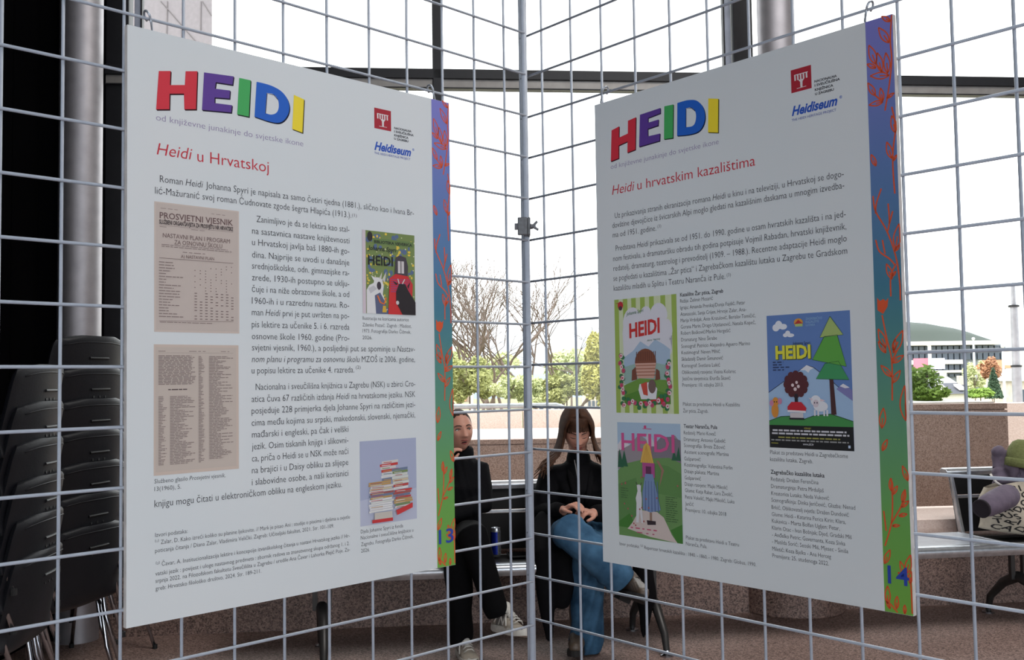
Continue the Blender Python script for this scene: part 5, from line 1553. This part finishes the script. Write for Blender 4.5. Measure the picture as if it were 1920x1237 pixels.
# ------------------------------------------------ person in the dark coat and jeans, looking down
def build_coat():
    L = spot(1085, 1050, 5.3); L.z = 0
    S = lambda px, py, d: spot(px, py, d) - L
    root = person('long-haired person in a black coat and blue jeans looking down, hands clasped', L)
    HM = Matrix.Translation(S(1082, 808, 5.27)) @ Matrix.Rotation(R(2), 4, 'Z') @ Matrix.Rotation(R(22), 4, 'X') @ Matrix.Scale(.99, 4)
    pelvis, waist, chest, upper, nb, nt = S(1086, 1005, 5.34), S(1086, 955, 5.36), S(1086, 912, 5.34), S(1086, 892, 5.35), S(1085, 872, 5.35), S(1084, 845, 5.33)
    shA, shB = S(1030, 898, 5.34), S(1142, 898, 5.34)
    elA, elB = S(1016, 962, 5.24), S(1158, 962, 5.24)
    wrA, wrB = S(1056, 957, 5.04), S(1112, 962, 5.04)
    hiA, hiB = S(1064, 1008, 5.25), S(1108, 1008, 5.25)
    knB, anB = S(1104, 1040, 4.86), S(1100, 1200, 4.92)
    knA, mdA, anA = S(1066, 994, 4.76), S(1116, 1040, 4.72), S(1160, 1084, 4.74)
    b = MB()
    b.add(*head_grid(HM))
    for sx in (-1, 1): b.ball(HM @ Vector((sx * .071, .012, -.008)), .009, .020, .030, 10, 8)
    b.capsule([nb, nt, HM @ Vector((0, .02, -.03))], [.055, .049, .052], 18)
    b.capsule([pelvis + Vector((0, 0, .05)), waist, chest, upper, nb], [.10, .10, .115, .08, .05], 20)
    b.capsule([upper, shA, elA, wrA], [.06, .048, .036, .026]); b.capsule([upper, shB, elB, wrB], [.06, .048, .036, .026])
    hand(b, wrA, S(1080, 943, 4.97), (.25, -.1, -1), .50, .98, -1, .04)
    hand(b, wrB, S(1084, 955, 4.93), (-.2, .3, -1), .60, .98, 1, .04)
    b.capsule([pelvis + Vector((0, 0, .04)), hiA, knA, anA], [.09, .07, .05, .036]); b.capsule([pelvis + Vector((0, 0, .04)), hiB, knB, anB], [.09, .07, .05, .036])
    fuse(b, 'body', M_SKIN, root, .0042, 1)
    s = MB()
    s.capsule([pelvis + Vector((0, 0, .06)), waist, chest, upper], [.125, .145, .145, .11], 22)
    s.capsule([upper, shA, (shA + elA) / 2, elA, wrA * .85 + elA * .15], [.09, .075, .068, .062, .046], 16)
    s.capsule([upper, shB, (shB + elB) / 2, elB, wrB * .85 + elB * .15], [.09, .075, .068, .062, .046], 16)
    co = fuse(s, 'coat', M_BLACKC, root, .008, 2, .004, 30, 3)
    for sx in (-1, 1):
        lp = MB(); pts = [nb + Vector((sx * .055, -.02, .02)), upper + Vector((sx * .052, -.095, .0)), chest + Vector((sx * .038, -.140, -.02)), waist + Vector((sx * .012, -.150, .01))]
        lp.tube(pts, [.018, .020, .017, .008], 10); lp.build('lapel', M_BLACKC, co, smooth=True)
    sh = MB(); sh.tube([S(1077, 862, 5.205), S(1081, 885, 5.19), S(1085, 910, 5.185), S(1088, 932, 5.19)], [.0025, .003, .003, .0025], 8)
    sh.build('zip', mat('pale_zip', (120, 118, 118), 0.6, metal=0.2), co, smooth=True)
    cl = MB(); cl.capsule([nb - Vector((0, 0, .02)), nb * .4 + nt * .6], [.075, .064], 20); cl.build('high_collar', M_BLACKC, co, smooth=True)
    tl = MB(); tl.capsule([S(1030, 985, 5.14), S(1024, 1040, 4.92), S(1023, 1110, 4.90), S(1030, 1195, 4.92)], [.09, .060, .050, .020], 16)
    tl.capsule([S(1056, 1050, 4.90), S(1058, 1090, 4.89), S(1054, 1125, 4.90)], [.058, .058, .045], 14)
    fuse(tl, 'coat_tail', M_BLACKC, co, .010, 2, .003, 34, 5)
    tl = MB(); tl.capsule([S(1180, 1010, 5.18), S(1205, 1060, 4.97), S(1212, 1120, 4.97), S(1207, 1192, 4.99)], [.09, .055, .050, .010], 16)
    fuse(tl, 'coat_tail', M_BLACKC, co, .008, 2, .003, 34, 8)
    t = MB()
    t.capsule([pelvis + Vector((0, 0, .05)), hiA, (hiA + knA) / 2, knA, mdA, anA], [.112, .092, .092, .088, .083, .080], 18)
    t.capsule([pelvis + Vector((0, 0, .05)), hiB, (hiB + knB) / 2, knB, (knB * .4 + anB * .6), anB], [.112, .092, .088, .080, .080, .088], 18)
    to = fuse(t, 'jeans', M_JEANS, root, .007, 2, .0060, 34, 9)
    flatten_end(to, anA + (anA - mdA).normalized() * .025, anA - mdA); flatten_end(to, anB - Vector((0, 0, .055)), (0, 0, -1))
    # face: eyes lowered
    for sx in (-1, 1):
        e = MB(); e.tube([face_point(sx * x, z, HM, .001) for x, z in ((.017, -.003), (.026, -.0055), (.036, -.0055), (.045, -.002))], [.0007, .0019, .0019, .0007], 6)
        e.build('eyelid', M_BROW, root, smooth=True)
        e = MB(); e.tube([face_point(sx * x, z, HM, .001) for x, z in ((.013, .020), (.024, .024), (.036, .0245), (.049, .019))], [.002, .0026, .0022, .001], 6)
        e.build('eyebrow', M_BROW, root, smooth=True)
        e = MB(); e.ball(HM @ Vector((sx * .080, .004, -.034)), .006, seg=12, rings=8); e.build('pearl_earring', mat('pearl', (236, 232, 224), 0.2), root, smooth=True)
    l = MB()
    l.tube([face_point(x, -.0590 + (.0012 if abs(x) > .003 else 0) - 8 * x * x, HM, .001) for x in (-.020, -.014, -.006, 0, .006, .014, .020)], [.001, .0028, .0036, .003, .0036, .0028, .001], 8)
    l.tube([face_point(x, -.0680 + 12 * x * x, HM, .001) for x in (-.019, -.011, 0, .011, .019)], [.001, .0036, .0046, .0036, .001], 8)
    l.build('lips', M_LIP, root, smooth=True)
    # long brown hair with a fringe, falling over the shoulders
    h = MB(); rnd = random.Random(12)
    Hm = lambda x, y, z: HM @ Vector((x, y, z))
    up_w = Vector((0, 0, 1)); inv3 = HM.to_3x3().inverted()
    def hang(p, dz, dx, dy): return p + Vector((dx, dy, -dz))
    for sx in (-1, 1):
        for i in range(38):
            y = -.068 + .165 * (i / 37)
            for lay in range(2):
                g = 1.0 + .05 * lay
                x_side = (.072 + .012 * math.sin(math.pi * i / 37)) * g
                yy = y * (1 if y < 0 else 1.02)
                a = Hm(sx * .004, yy * .75 - .01, .117 * g - .25 * max(abs(yy) - .05, 0))
                a2 = Hm(sx * .042, yy * .95, .104 * g - .22 * max(abs(yy) - .05, 0))
                c = Hm(sx * x_side * .98, yy, .045)
                d = Hm(sx * (x_side + .006), yy, -.03)
                out = .03 + .05 * (1 - i / 37) + rnd.uniform(-.012, .012)
                e1 = hang(d, .075, sx * (.012 + out * .2), -.004)
                e2 = hang(d, .125 + rnd.uniform(-.01, .01), sx * out * (1.0 + .4 * rnd.random()), -.040 - .02 * (1 - i / 37))
                e3 = hang(d, .172 + rnd.uniform(-.03, .02), sx * out * (1.1 + .9 * rnd.random()), -.075 - .03 * (1 - i / 37))
                h.tube(curve([a, a2, c, d, e1, e2, e3], 3), [.0085 - .00036 * q for q in range(19)], 6)
    for i in range(30):
        x = -.060 + .120 * i / 29
        x += rnd.uniform(-.002, .002)
        zt = .036 - 5.5 * x * x + rnd.uniform(-.005, .005)
        n0 = Hm(x * .25, -.040, .117); n1 = Hm(x * .75, -.071, .096)
        n2 = face_point(max(min(x, .057), -.057), .052, HM, .004); n3 = face_point(max(min(x * 1.05, .060), -.060), zt, HM, .004)
        h.tube(curve([n0, n1, n2, n3], 4), [.0065 - .00028 * q for q in range(13)], 6)
    hair_cap(h, HM, .050, 1.25, -.062, .075)
    h.build('hair', M_HAIR, root, smooth=True)
    boot(root, shoe_frame(S(1164, 1116, 4.80), S(1206, 1132, 4.53), Vector((.55, -.2, .9))), (anA * .3 + mdA * .7) - anA, .14)
    gr = S(1088, 1205, 5.0); gr.z = 0.022
    boot(root, shoe_frame(gr, gr + Vector((-.05, -.26, 0)), Vector((0, 0, 1))), Vector((0, .05, 1)), .12)
    return root
build_coat()
# ================================================================ terrace and city beyond the glass
def yx(px, D): return spot(px, 700, D)
struct(MB().box((-60, 4.4, -3.4), (120, 260, -3.2)).build('ground_outside', mat('park_ground', (128, 138, 92), 0.95, noise=0.4, scale=.3, rgb2=(150, 140, 110))))
struct(MB().box((-12, 4.4, -3.2), (14, 11.4, -.02)).build('terrace_ground', M_WHITE_STONE))
# granite wall with a bright ledge, then a pale parapet with a tube rail
Dw = 7.9
xl, xr = spot(700, 700, Dw).x, spot(1700, 700, Dw).x
yw = CAM.y + Dw
w = MB(); w.box((xl, yw, 0), (xr, yw + .12, .855)); w.box((xl, yw + .012, .855), (xr, yw + .12, .865)); w.box((xl, yw, .865), (xr, yw + .12, .90))
struct(w.build('terrace_wall', M_TERRACE))
struct(MB().box((xl, yw + .12, 0), (xr, yw + 1.85, .90)).build('terrace_ledge', M_WHITE_STONE))  # sunlit top of the granite wall, its brightness put into the white
pp = MB(); step = 1.02; x = -9.0; pz = 1.075
while x < 13:
    pp.box((x, yw + 1.85, 0), (x + step - .012, yw + 2.15, pz)); x += step
struct(pp.build('terrace_parapet', M_PALE))
rl = MB()
zr = 1.367 - (760 - 714) / FOCAL_PX * 9.95
xe = spot(1056, 700, 9.95).x
rl.tube([(-9, yw + 2.0, zr), (xe - .08, yw + 2.0, zr), (xe - .02, yw + 2.0, zr - .02), (xe + .012, yw + 2.0, zr - .07), (xe + .012, yw + 2.0, pz - .03)], .026, 12)
for k in range(7): rl.tube([(xe - .9 - 1.2 * k, yw + 2.0, pz - .03), (xe - .9 - 1.2 * k, yw + 2.0, zr)], .014, 8)
tag(rl.build('terrace_rail', mat('galvanised_rail', (188, 192, 196), 0.4, metal=0.5, noise=0.15, scale=20), None, smooth=True), 'grey tube rail running along the pale terrace parapet', 'rail')
# taller granite wall at the right
Dr = 7.6
xa, xb = spot(1600, 700, Dr).x, spot(1889, 760, Dr).x
yr = spot(1800, 757, Dr).y
zt = spot(1800, 757, Dr).z
w = MB(); w.box((xa, yr, 0), (xb, yr + 2.2, zt - .052)); w.box((xa, yr + .014, zt - .052), (xb - .014, yr + 2.2, zt - .040)); w.box((xa, yr, zt - .040), (xb, yr + 2.2, zt))
xj = spot(1720, 800, Dr).x
struct(w.build('terrace_wall_tall', M_TERRACE))
struct(MB().box((xa, yr + .10, zt), (xb - .05, yr + 2.1, zt + .012)).build('terrace_wall_top', M_WHITE_STONE))

M_BARK = mat('grey_brown_bark', (132, 114, 105), 0.9, noise=0.4, scale=8, rgb2=(104, 90, 82))
def leaf_mat(name, rgb, rgb2):
    return mat(name, rgb, 0.7, noise=0.6, scale=1.5, rgb2=rgb2)
def bare_tree(px, D, height, seed, label, spread=.62, depth=6):
    rnd = random.Random(seed)
    base = spot(px, 714, D); base.z = -3.2
    t = empty('bare_tree', base)
    tr, br = MB(), MB()
    def grow(p, d, ln, r, lv):
        q = p + d * ln
        mid = p + d * ln * .5 + Vector((rnd.uniform(-1, 1), rnd.uniform(-1, 1), 0)) * ln * .07
        (tr if lv < 1 else br).tube([p, mid, q], [r, r * .86, r * .72], 7 if lv < 2 else (5 if lv < 4 else 3), caps=False)
        if lv >= depth: return
        n = 3 if lv < 3 else 2
        if lv >= 3 and rnd.random() < .35: n = 3
        for k in range(n):
            ax = Vector((rnd.uniform(-1, 1), rnd.uniform(-1, 1), rnd.uniform(-.2, .3))).normalized()
            dd = (d + ax * spread * rnd.uniform(.7, 1.25) + Vector((0, 0, .10))).normalized()
            grow(q if k else q, dd, ln * rnd.uniform(.66, .86), r * .66, lv + 1)
    grow(Vector((0, 0, 0)), Vector((rnd.uniform(-.05, .05), 0, 1)), height * .27, height * .011, 0)
    tr.build('trunk', M_BARK, t, smooth=True); br.build('branches', M_BARK, t, smooth=True)
    return tag(t, label, 'tree', 'bare trees beyond the terrace')
bare_tree(890, 30, 8.6, 3, 'bare branching tree beyond the rail, nearest the left board')
bare_tree(950, 34, 9.4, 11, 'bare branching tree beyond the terrace, in line with the corner post')
bare_tree(1036, 32, 9.0, 23, 'bare branching tree beyond the terrace, just right of the corner post')
bare_tree(835, 31, 8.6, 31, 'bare branching tree beyond the terrace, mostly behind the left board')

def leafy(name, px, py0, py1, D, wpx, n, leaf, m, seed, label, cat='bush', group=None, cone=False, stem=True, base_z=None):
    """crown of separate small leaves around a stem, between two heights of the view"""
    rnd = random.Random(seed)
    top, bot = spot(px, py0, D), spot(px, py1, D)
    h = top.z - bot.z; rx = wpx / 2 / FOCAL_PX * D
    bz = bot.z if base_z is None else base_z
    t = empty(name, (top.x, top.y, bz))
    mb = MB()
    cl = [(Vector((rnd.uniform(-.75, .75), rnd.uniform(-.75, .75), rnd.uniform(-.7, .75))), rnd.uniform(.25, .5)) for _ in range(14)]
    for i in range(int(n * 1.7)):
        if cone:
            f = rnd.random() ** .6; ang = rnd.uniform(0, 6.283); rr = rx * (f ** .9) * rnd.uniform(.75, 1.05)
            c = Vector((rr * math.cos(ang), rr * math.sin(ang), h * (1 - f)))
        else:
            cc, cr = rnd.choice(cl)
            v = Vector((rnd.gauss(0, 1), rnd.gauss(0, 1), rnd.gauss(0, 1))).normalized() * cr * rnd.uniform(.6, 1.05) + cc
            if v.length > 1.15: v = v.normalized() * 1.15
            c = Vector((v.x * rx, v.y * rx, h * .5 + v.z * h * .5))
        c.z += bot.z - bz
        a = Vector((rnd.gauss(0, 1), rnd.gauss(0, 1), rnd.gauss(0, 1))).normalized(); b = a.orthogonal().normalized()
        s = leaf * .62 * rnd.uniform(.6, 1.3)
        mb.add([c - a * s, c + b * s * .5, c + a * s, c - b * s * .5], [(0, 1, 2, 3)])
    mb.build('foliage', m, t, fix=False)
    if stem:
        st = MB(); st.tube([(0, 0, 0), (0, 0, (bot.z - bz) + h * .6)], [max(.02, rx * .08), max(.01, rx * .03)], 8); 
        for k in range(5):
            a = k * 1.3; st.tube([(0, 0, (bot.z - bz) + h * .2), (rx * .5 * math.cos(a), rx * .5 * math.sin(a), (bot.z - bz) + h * .6)], [max(.012, rx * .04), .008], 6)
        st.build('stem', M_BARK, t)
    return tag(t, label, cat, group)
G_OL = leaf_mat('olive_leaves', (178, 178, 116), (140, 146, 88))
G_PALE = leaf_mat('pale_spring_leaves', (214, 216, 168), (182, 192, 136))
G_GRN = leaf_mat('fresh_green_leaves', (140, 168, 66), (92, 124, 44))
G_YEL = leaf_mat('yellow_green_leaves', (192, 186, 106), (148, 148, 78))
G_DRK = leaf_mat('dark_conifer_needles', (74, 100, 72), (48, 72, 52))
G_COP = leaf_mat('copper_leaves', (190, 140, 104), (160, 112, 84))
gb = 'spring bushes beyond the terrace'
leafy('spring_bush', 880, 668, 756, 22, 90, 2600, .085, G_OL, 1, 'olive green bush beyond the rail beside the left board', group=gb, base_z=-3.2)
leafy('spring_bush', 955, 698, 758, 19, 74, 2600, .07, G_PALE, 2, 'pale flowering bush behind the rail left of the corner post', group=gb, base_z=-3.2)
leafy('spring_bush', 1000, 704, 760, 20, 60, 1800, .07, G_PALE, 3, 'pale green bush just right of the corner post', group=gb, base_z=-3.2)
leafy('spring_bush', 1062, 704, 762, 18, 88, 2800, .07, G_OL, 4, 'olive bush above the bent end of the terrace rail', group=gb, base_z=-3.2)
leafy('spring_tree', 1124, 628, 764, 17, 62, 3200, .075, G_YEL, 5, 'tall yellow green tree against the edge of the right board', 'tree', base_z=-3.2)
leafy('hazy_tree', 1070, 652, 735, 46, 90, 1600, .20, G_PALE, 6, 'distant hazy green tree between the bare trees and the right board', 'tree', 'distant hazy trees', base_z=-3.2)
leafy('hazy_tree', 925, 660, 740, 48, 110, 1600, .20, G_PALE, 7, 'distant hazy green tree behind the bare trees at the left', 'tree', 'distant hazy trees', base_z=-3.2)
leafy('hazy_tree', 860, 640, 740, 50, 80, 1500, .20, G_PALE, 8, 'distant hazy green tree partly behind the left board', 'tree', 'distant hazy trees', base_z=-3.2)
leafy('wall_shrub', 1722, 668, 757, 8.4, 74, 700, .045, G_GRN, 9, 'light green shrub growing on top of the tall granite wall', group='shrubs on the tall granite wall')
leafy('wall_shrub', 1742, 724, 757, 8.2, 64, 800, .04, G_GRN, 10, 'low dense green shrub spilling over the tall granite wall', group='shrubs on the tall granite wall')
leafy('conifer', 1862, 690, 746, 60, 30, 1300, .16, G_DRK, 11, 'small dark conifer before the arena', 'tree', cone=True, base_z=-3.2)
leafy('copper_tree', 1858, 664, 712, 66, 34, 1000, .18, G_COP, 12, 'copper leaved tree beside the arena front', 'tree', base_z=-3.2)
leafy('low_hedge', 1838, 728, 746, 50, 56, 1100, .14, G_GRN, 13, 'low green hedge at the foot of the conifer', 'hedge', base_z=-3.2)
leafy('street_tree', 1826, 676, 735, 75, 40, 1000, .18, G_PALE, 14, 'thin pale tree in front of the arena columns', 'tree', base_z=-3.2)

# houses with tiled roofs
M_TILE = mat('orange_roof_tiles', (206, 132, 96), 0.85, noise=0.3, scale=4, rgb2=(184, 106, 74))
M_RENDER = mat('pale_render', (224, 212, 200), 0.9, noise=0.15, scale=3)
M_DKROOF = mat('slate_roof', (92, 94, 104), 0.8, noise=0.3, scale=3)
M_WINDOWD = mat('dark_window_glass', (74, 84, 98), 0.2)
def house(px, py_ridge, py_eave, D, wpx, label, roofm=M_TILE, wallm=M_RENDER, skylights=0):
    c, e = spot(px, py_ridge, D), spot(px, py_eave, D)
    w = wpx / FOCAL_PX * D; dz = c.z - e.z; d = max(w * .5, 4.0)
    t = empty('house', (c.x, c.y, -3.2))
    ze, zr = e.z + 3.2, c.z + 3.2
    MB().box((-w/2 + .3, 0, 0), (w/2 - .3, d, ze)).build('wall', wallm, t)
    rf = MB(); rf.prism([(-w/2, -.3, ze), (-w/2, d * .5, zr), (-w/2, d + .3, ze)], (w, 0, 0))
    ro = rf.build('roof', roofm, t)
    for k in range(3):
        x = -w/2 + .3 + (w - .6) * (k + .5) / 3
        MB().box((x - w*.06, -.05, ze * .45), (x + w*.06, .05, ze * .8)).build('window', M_WINDOWD, t)
    for k in range(skylights):
        x = -w * .28 + w * .32 * k; f0, f1 = .22, .62
        MB().prism([(x, -.3 + (d*.5+.3)*f0 - .1, ze + dz*f0 + .1), (x + w*.12, -.3 + (d*.5+.3)*f0 - .1, ze + dz*f0 + .1), (x + w*.12, -.3 + (d*.5+.3)*f1 - .1, ze + dz*f1 + .1), (x, -.3 + (d*.5+.3)*f1 - .1, ze + dz*f1 + .1)], (0, .1, .15)).build('skylight', M_WHITE_STONE, ro)
    MB().box((w*.2, d*.4, zr - .4), (w*.2 + .5, d*.4 + .5, zr + .6)).build('chimney', M_RENDER, ro)
    return tag(t, label, 'house', 'distant houses')
house(858, 738, 752, 42, 30, 'orange roofed house beyond the rail at the edge of the left board')
house(1028, 712, 726, 60, 60, 'orange roofed house seen between the bare trees')
house(1112, 716, 728, 64, 40, 'orange roofed house behind the yellow green tree')
house(1795, 718, 738, 80, 108, 'dark roofed low building with white skylights before the arena', M_DKROOF, M_WHITE_STONE, 2)
house(1770, 706, 720, 95, 50, 'grey roofed house in front of the arena canopy', mat('grey_roof', (168, 172, 178), 0.8), M_RENDER)
house(1888, 674, 690, 110, 60, 'orange roofed long house to the right of the arena')
house(1925, 690, 714, 90, 36, 'white gabled house at the right edge of the view', mat('pale_roof', (214, 220, 228), 0.7), M_RENDER)

# domed arena
DA = 150
k_ = DA / FOCAL_PX
ar = empty('domed_arena', spot(1735, 714, DA)); ar.location.z = -3.2
def az(y): return spot(1735, y, DA).z + 3.2
def az9(y): return spot(1735, y, DA + 7).z + 3.2
def ax(px): return (px - 1735) * k_
pts = [(1600, 640), (1620, 628), (1660, 612), (1700, 604), (1735, 602), (1770, 605), (1805, 612), (1835, 622), (1855, 631), (1866, 639)]
dm = MB(); n = len(pts)
rows = []
for f, g in ((-1, .0), (-.93, .45), (-.75, .80), (-.35, .97), (0, 1.0), (.6, .86), (1, .0)):
    rows.append([Vector((ax(x), 9 + 9 * f, az(640) + (az9(y) - az(640)) * g)) for x, y in pts])
dm.add([p for r_ in rows for p in r_], [(i*n+k, i*n+k+1, (i+1)*n+k+1, (i+1)*n+k) for i in range(6) for k in range(n - 1)])
dm.build('dome_roof', mat('grey_green_dome', (80, 88, 84), 0.9, noise=0.25, scale=.25, rgb2=(72, 80, 76)), ar, smooth=True)
MB().box((ax(1600), -1.0, az(647.5)), (ax(1872), 18, az(640))).build('roof_fascia', M_WHITE_STONE, ar)
MB().box((ax(1600), .6, 0), (ax(1888), 17, az(647))).build('arena_wall', mat('arena_grey_panel', (150, 156, 164), 0.6, noise=0.2, scale=.4), ar)
for (ya, yb) in ((649, 660), (663, 675), (684, 694), (702, 707)):
    wn_ = MB(); x = 1606
    while x < (1888 if yb < 680 else 1808):
        wn_.box((ax(x), .2, az(yb)), (ax(x + 8.6), .65, az(ya))); x += 11
    wn_.build('window_band', mat('arena_glazing', (84, 92, 106), 0.25), ar)
for y0, y1, xx in ((675, 683, 1808), (694.5, 699, 1812)):
    MB().box((ax(1600), -.6, az(y1)), (ax(xx), .6, az(y0))).build('floor_band', M_WHITE_STONE, ar)
for px in (1741, 1806):
    MB().box((ax(px), -.9, 0), (ax(px + 2.5), -.5, az(647))).build('column', M_WHITE_STONE, ar)
tag(ar, 'pale arena with a low grey dome beyond the right board', 'building')

# flag poles, lamps
M_POLE = mat('white_pole', (226, 228, 232), 0.5)
def flagpole(px, y0, y1, D, flag, label):
    a, b_ = spot(px, y0, D), spot(px, y1, D)
    t = empty('flag_pole', (a.x, a.y, -3.2))
    p = MB(); p.tube([(0, 0, 0), (0, 0, a.z + 3.2)], [.12, .07], 10); p.ball((0, 0, a.z + 3.25), .14); p.build('pole', M_POLE, t, smooth=True)
    if flag:
        z1 = b_.z + 3.2; f = MB(); N = 8
        for sgn, mm in flag:
            f.use(mm)
            for i in range(N):
                x0, x1 = sgn * (.1 + 1.3 * i / N), sgn * (.1 + 1.3 * (i + 1) / N)
                yy = lambda x: .12 * math.sin(3.2 * x)
                f.prism([(x0, yy(x0), z1 + .2), (x1, yy(x1), z1 + .2), (x1, yy(x1), z1 + 1.2), (x0, yy(x0), z1 + 1.2)], (0, .02, 0))
        f.build('flag', None, t)
    return tag(t, label, 'flag pole', 'white poles before the arena')
flagpole(1741, 648, 696, 90, [(-1, mat('pink_flag', (226, 130, 150), 0.8)), (1, mat('pale_flag', (206, 206, 224), 0.8))], 'white pole with pink and pale flags in front of the arena')
flagpole(1825, 636, 690, 88, [], 'bare white pole in front of the arena columns')
flagpole(1880, 650, 690, 70, [(1, mat('cream_flag', (224, 214, 206), 0.8))], 'white pole beside the dark conifer')
st = spot(884, 716, 36); sl_ = empty('street_lamp', (st.x, st.y, -3.2))
p = MB(); p.tube([(0, 0, 0), (0, 0, st.z + 3.1)], [.075, .05], 10); p.build('pole', M_POLE, sl_, smooth=True)
p = MB(); p.tube([(0, 0, st.z + 3.05), (-.12, 0, st.z + 3.18), (-.30, 0, st.z + 3.2)], .03, 8); p.build('arm', M_POLE, sl_, smooth=True)
p = MB(); p.ball((-.42, 0, st.z + 3.19), .22, .10, .05, 16, 8); p.build('lamp_head', M_POLE, sl_, smooth=True)
tag(sl_, 'slim white street lamp beyond the rail beside the left board', 'lamp')
# big grey post at the right edge
lp_ = spot(1906, 700, 12.5); lpz = spot(1900, 530, 12.5).z
lpost = empty('lamp_post', (lp_.x, lp_.y, -.02))
M_POST = mat('grey_post_metal', (178, 178, 184), 0.45, metal=0.4, noise=0.2, scale=10)
zc1, zc2 = spot(1903, 686, 12.5).z + .02, spot(1900, 573, 12.5).z + .02
p = MB().lathe([(.062, 0), (.058, zc1), (.047, zc1 + .01), (.044, zc2), (.028, zc2 + .01), (.026, lpz + .02), (.0, lpz + .03)], (0, 0, 0), 24); smooth_by_angle(p.build('pole', M_POST, lpost), 40)
for z in (zc1, zc2):
    MB().lathe([(.061, z - .015), (.066, z - .01), (.066, z + .008), (.05, z + .014)], (0, 0, 0), 24).build('collar', M_DARK, lpost)
tag(lpost, 'thick grey post with dark collars at the right edge beyond the glass', 'post')
# low pale wall with a brown panel at the far right
pq = spot(1905, 800, 10.2)
w = MB(); w.box((pq.x - .10, pq.y, 0), (pq.x + .8, pq.y + .2, 1.04)); struct(w.build('terrace_pier', M_PALE))
struct(MB().box((pq.x - .08, pq.y - .02, .78), (pq.x + .8, pq.y, .985)).build('terrace_pier_panel', M_TERRACE))

# concrete building with diagonal joints, upper left
DC = 20
c0, c1 = spot(256, 100, DC), spot(397, 100, DC)
cb_ = empty('concrete_building', (c0.x, c0.y, -3.2))
M_CONC = mat('pale_concrete', (150, 144, 147), 0.95, noise=0.5, scale=14, rgb2=(138, 132, 135), spec=0.1)
wC = c1.x - c0.x
MB().prism([(-3.0, 0, 0), (wC, 0, 0), (wC - 2.4, 5, 0), (-5.0, 5, 0)], (0, 0, 14)).build('wall', M_CONC, cb_)
jm = mat('concrete_joint', (120, 114, 116), 0.9)
def J(px, py): 
    q = spot(px, py, DC) - Vector((c0.x, c0.y, -3.2)); return Vector((q.x, -.01, q.z))
for a, b_ in (((300, 0), (366, 76)), ((366, 76), (420, 138)), ((378, 0), (398, 27)), ((312, 0), (312, 70)), ((375, 0), (375, 60)), ((340, 46), (340, 120))):
    if a[0] < 398 and b_[0] < 421:
        p0, p1 = J(*a), J(*b_)
        p1.x = min(p1.x, wC - .01)
        g = MB(); g.tube([p0, p1], .010, 5); g.build('joint', jm, cb_)
tag(cb_, 'pale concrete building with diagonal joints above the left board', 'building')
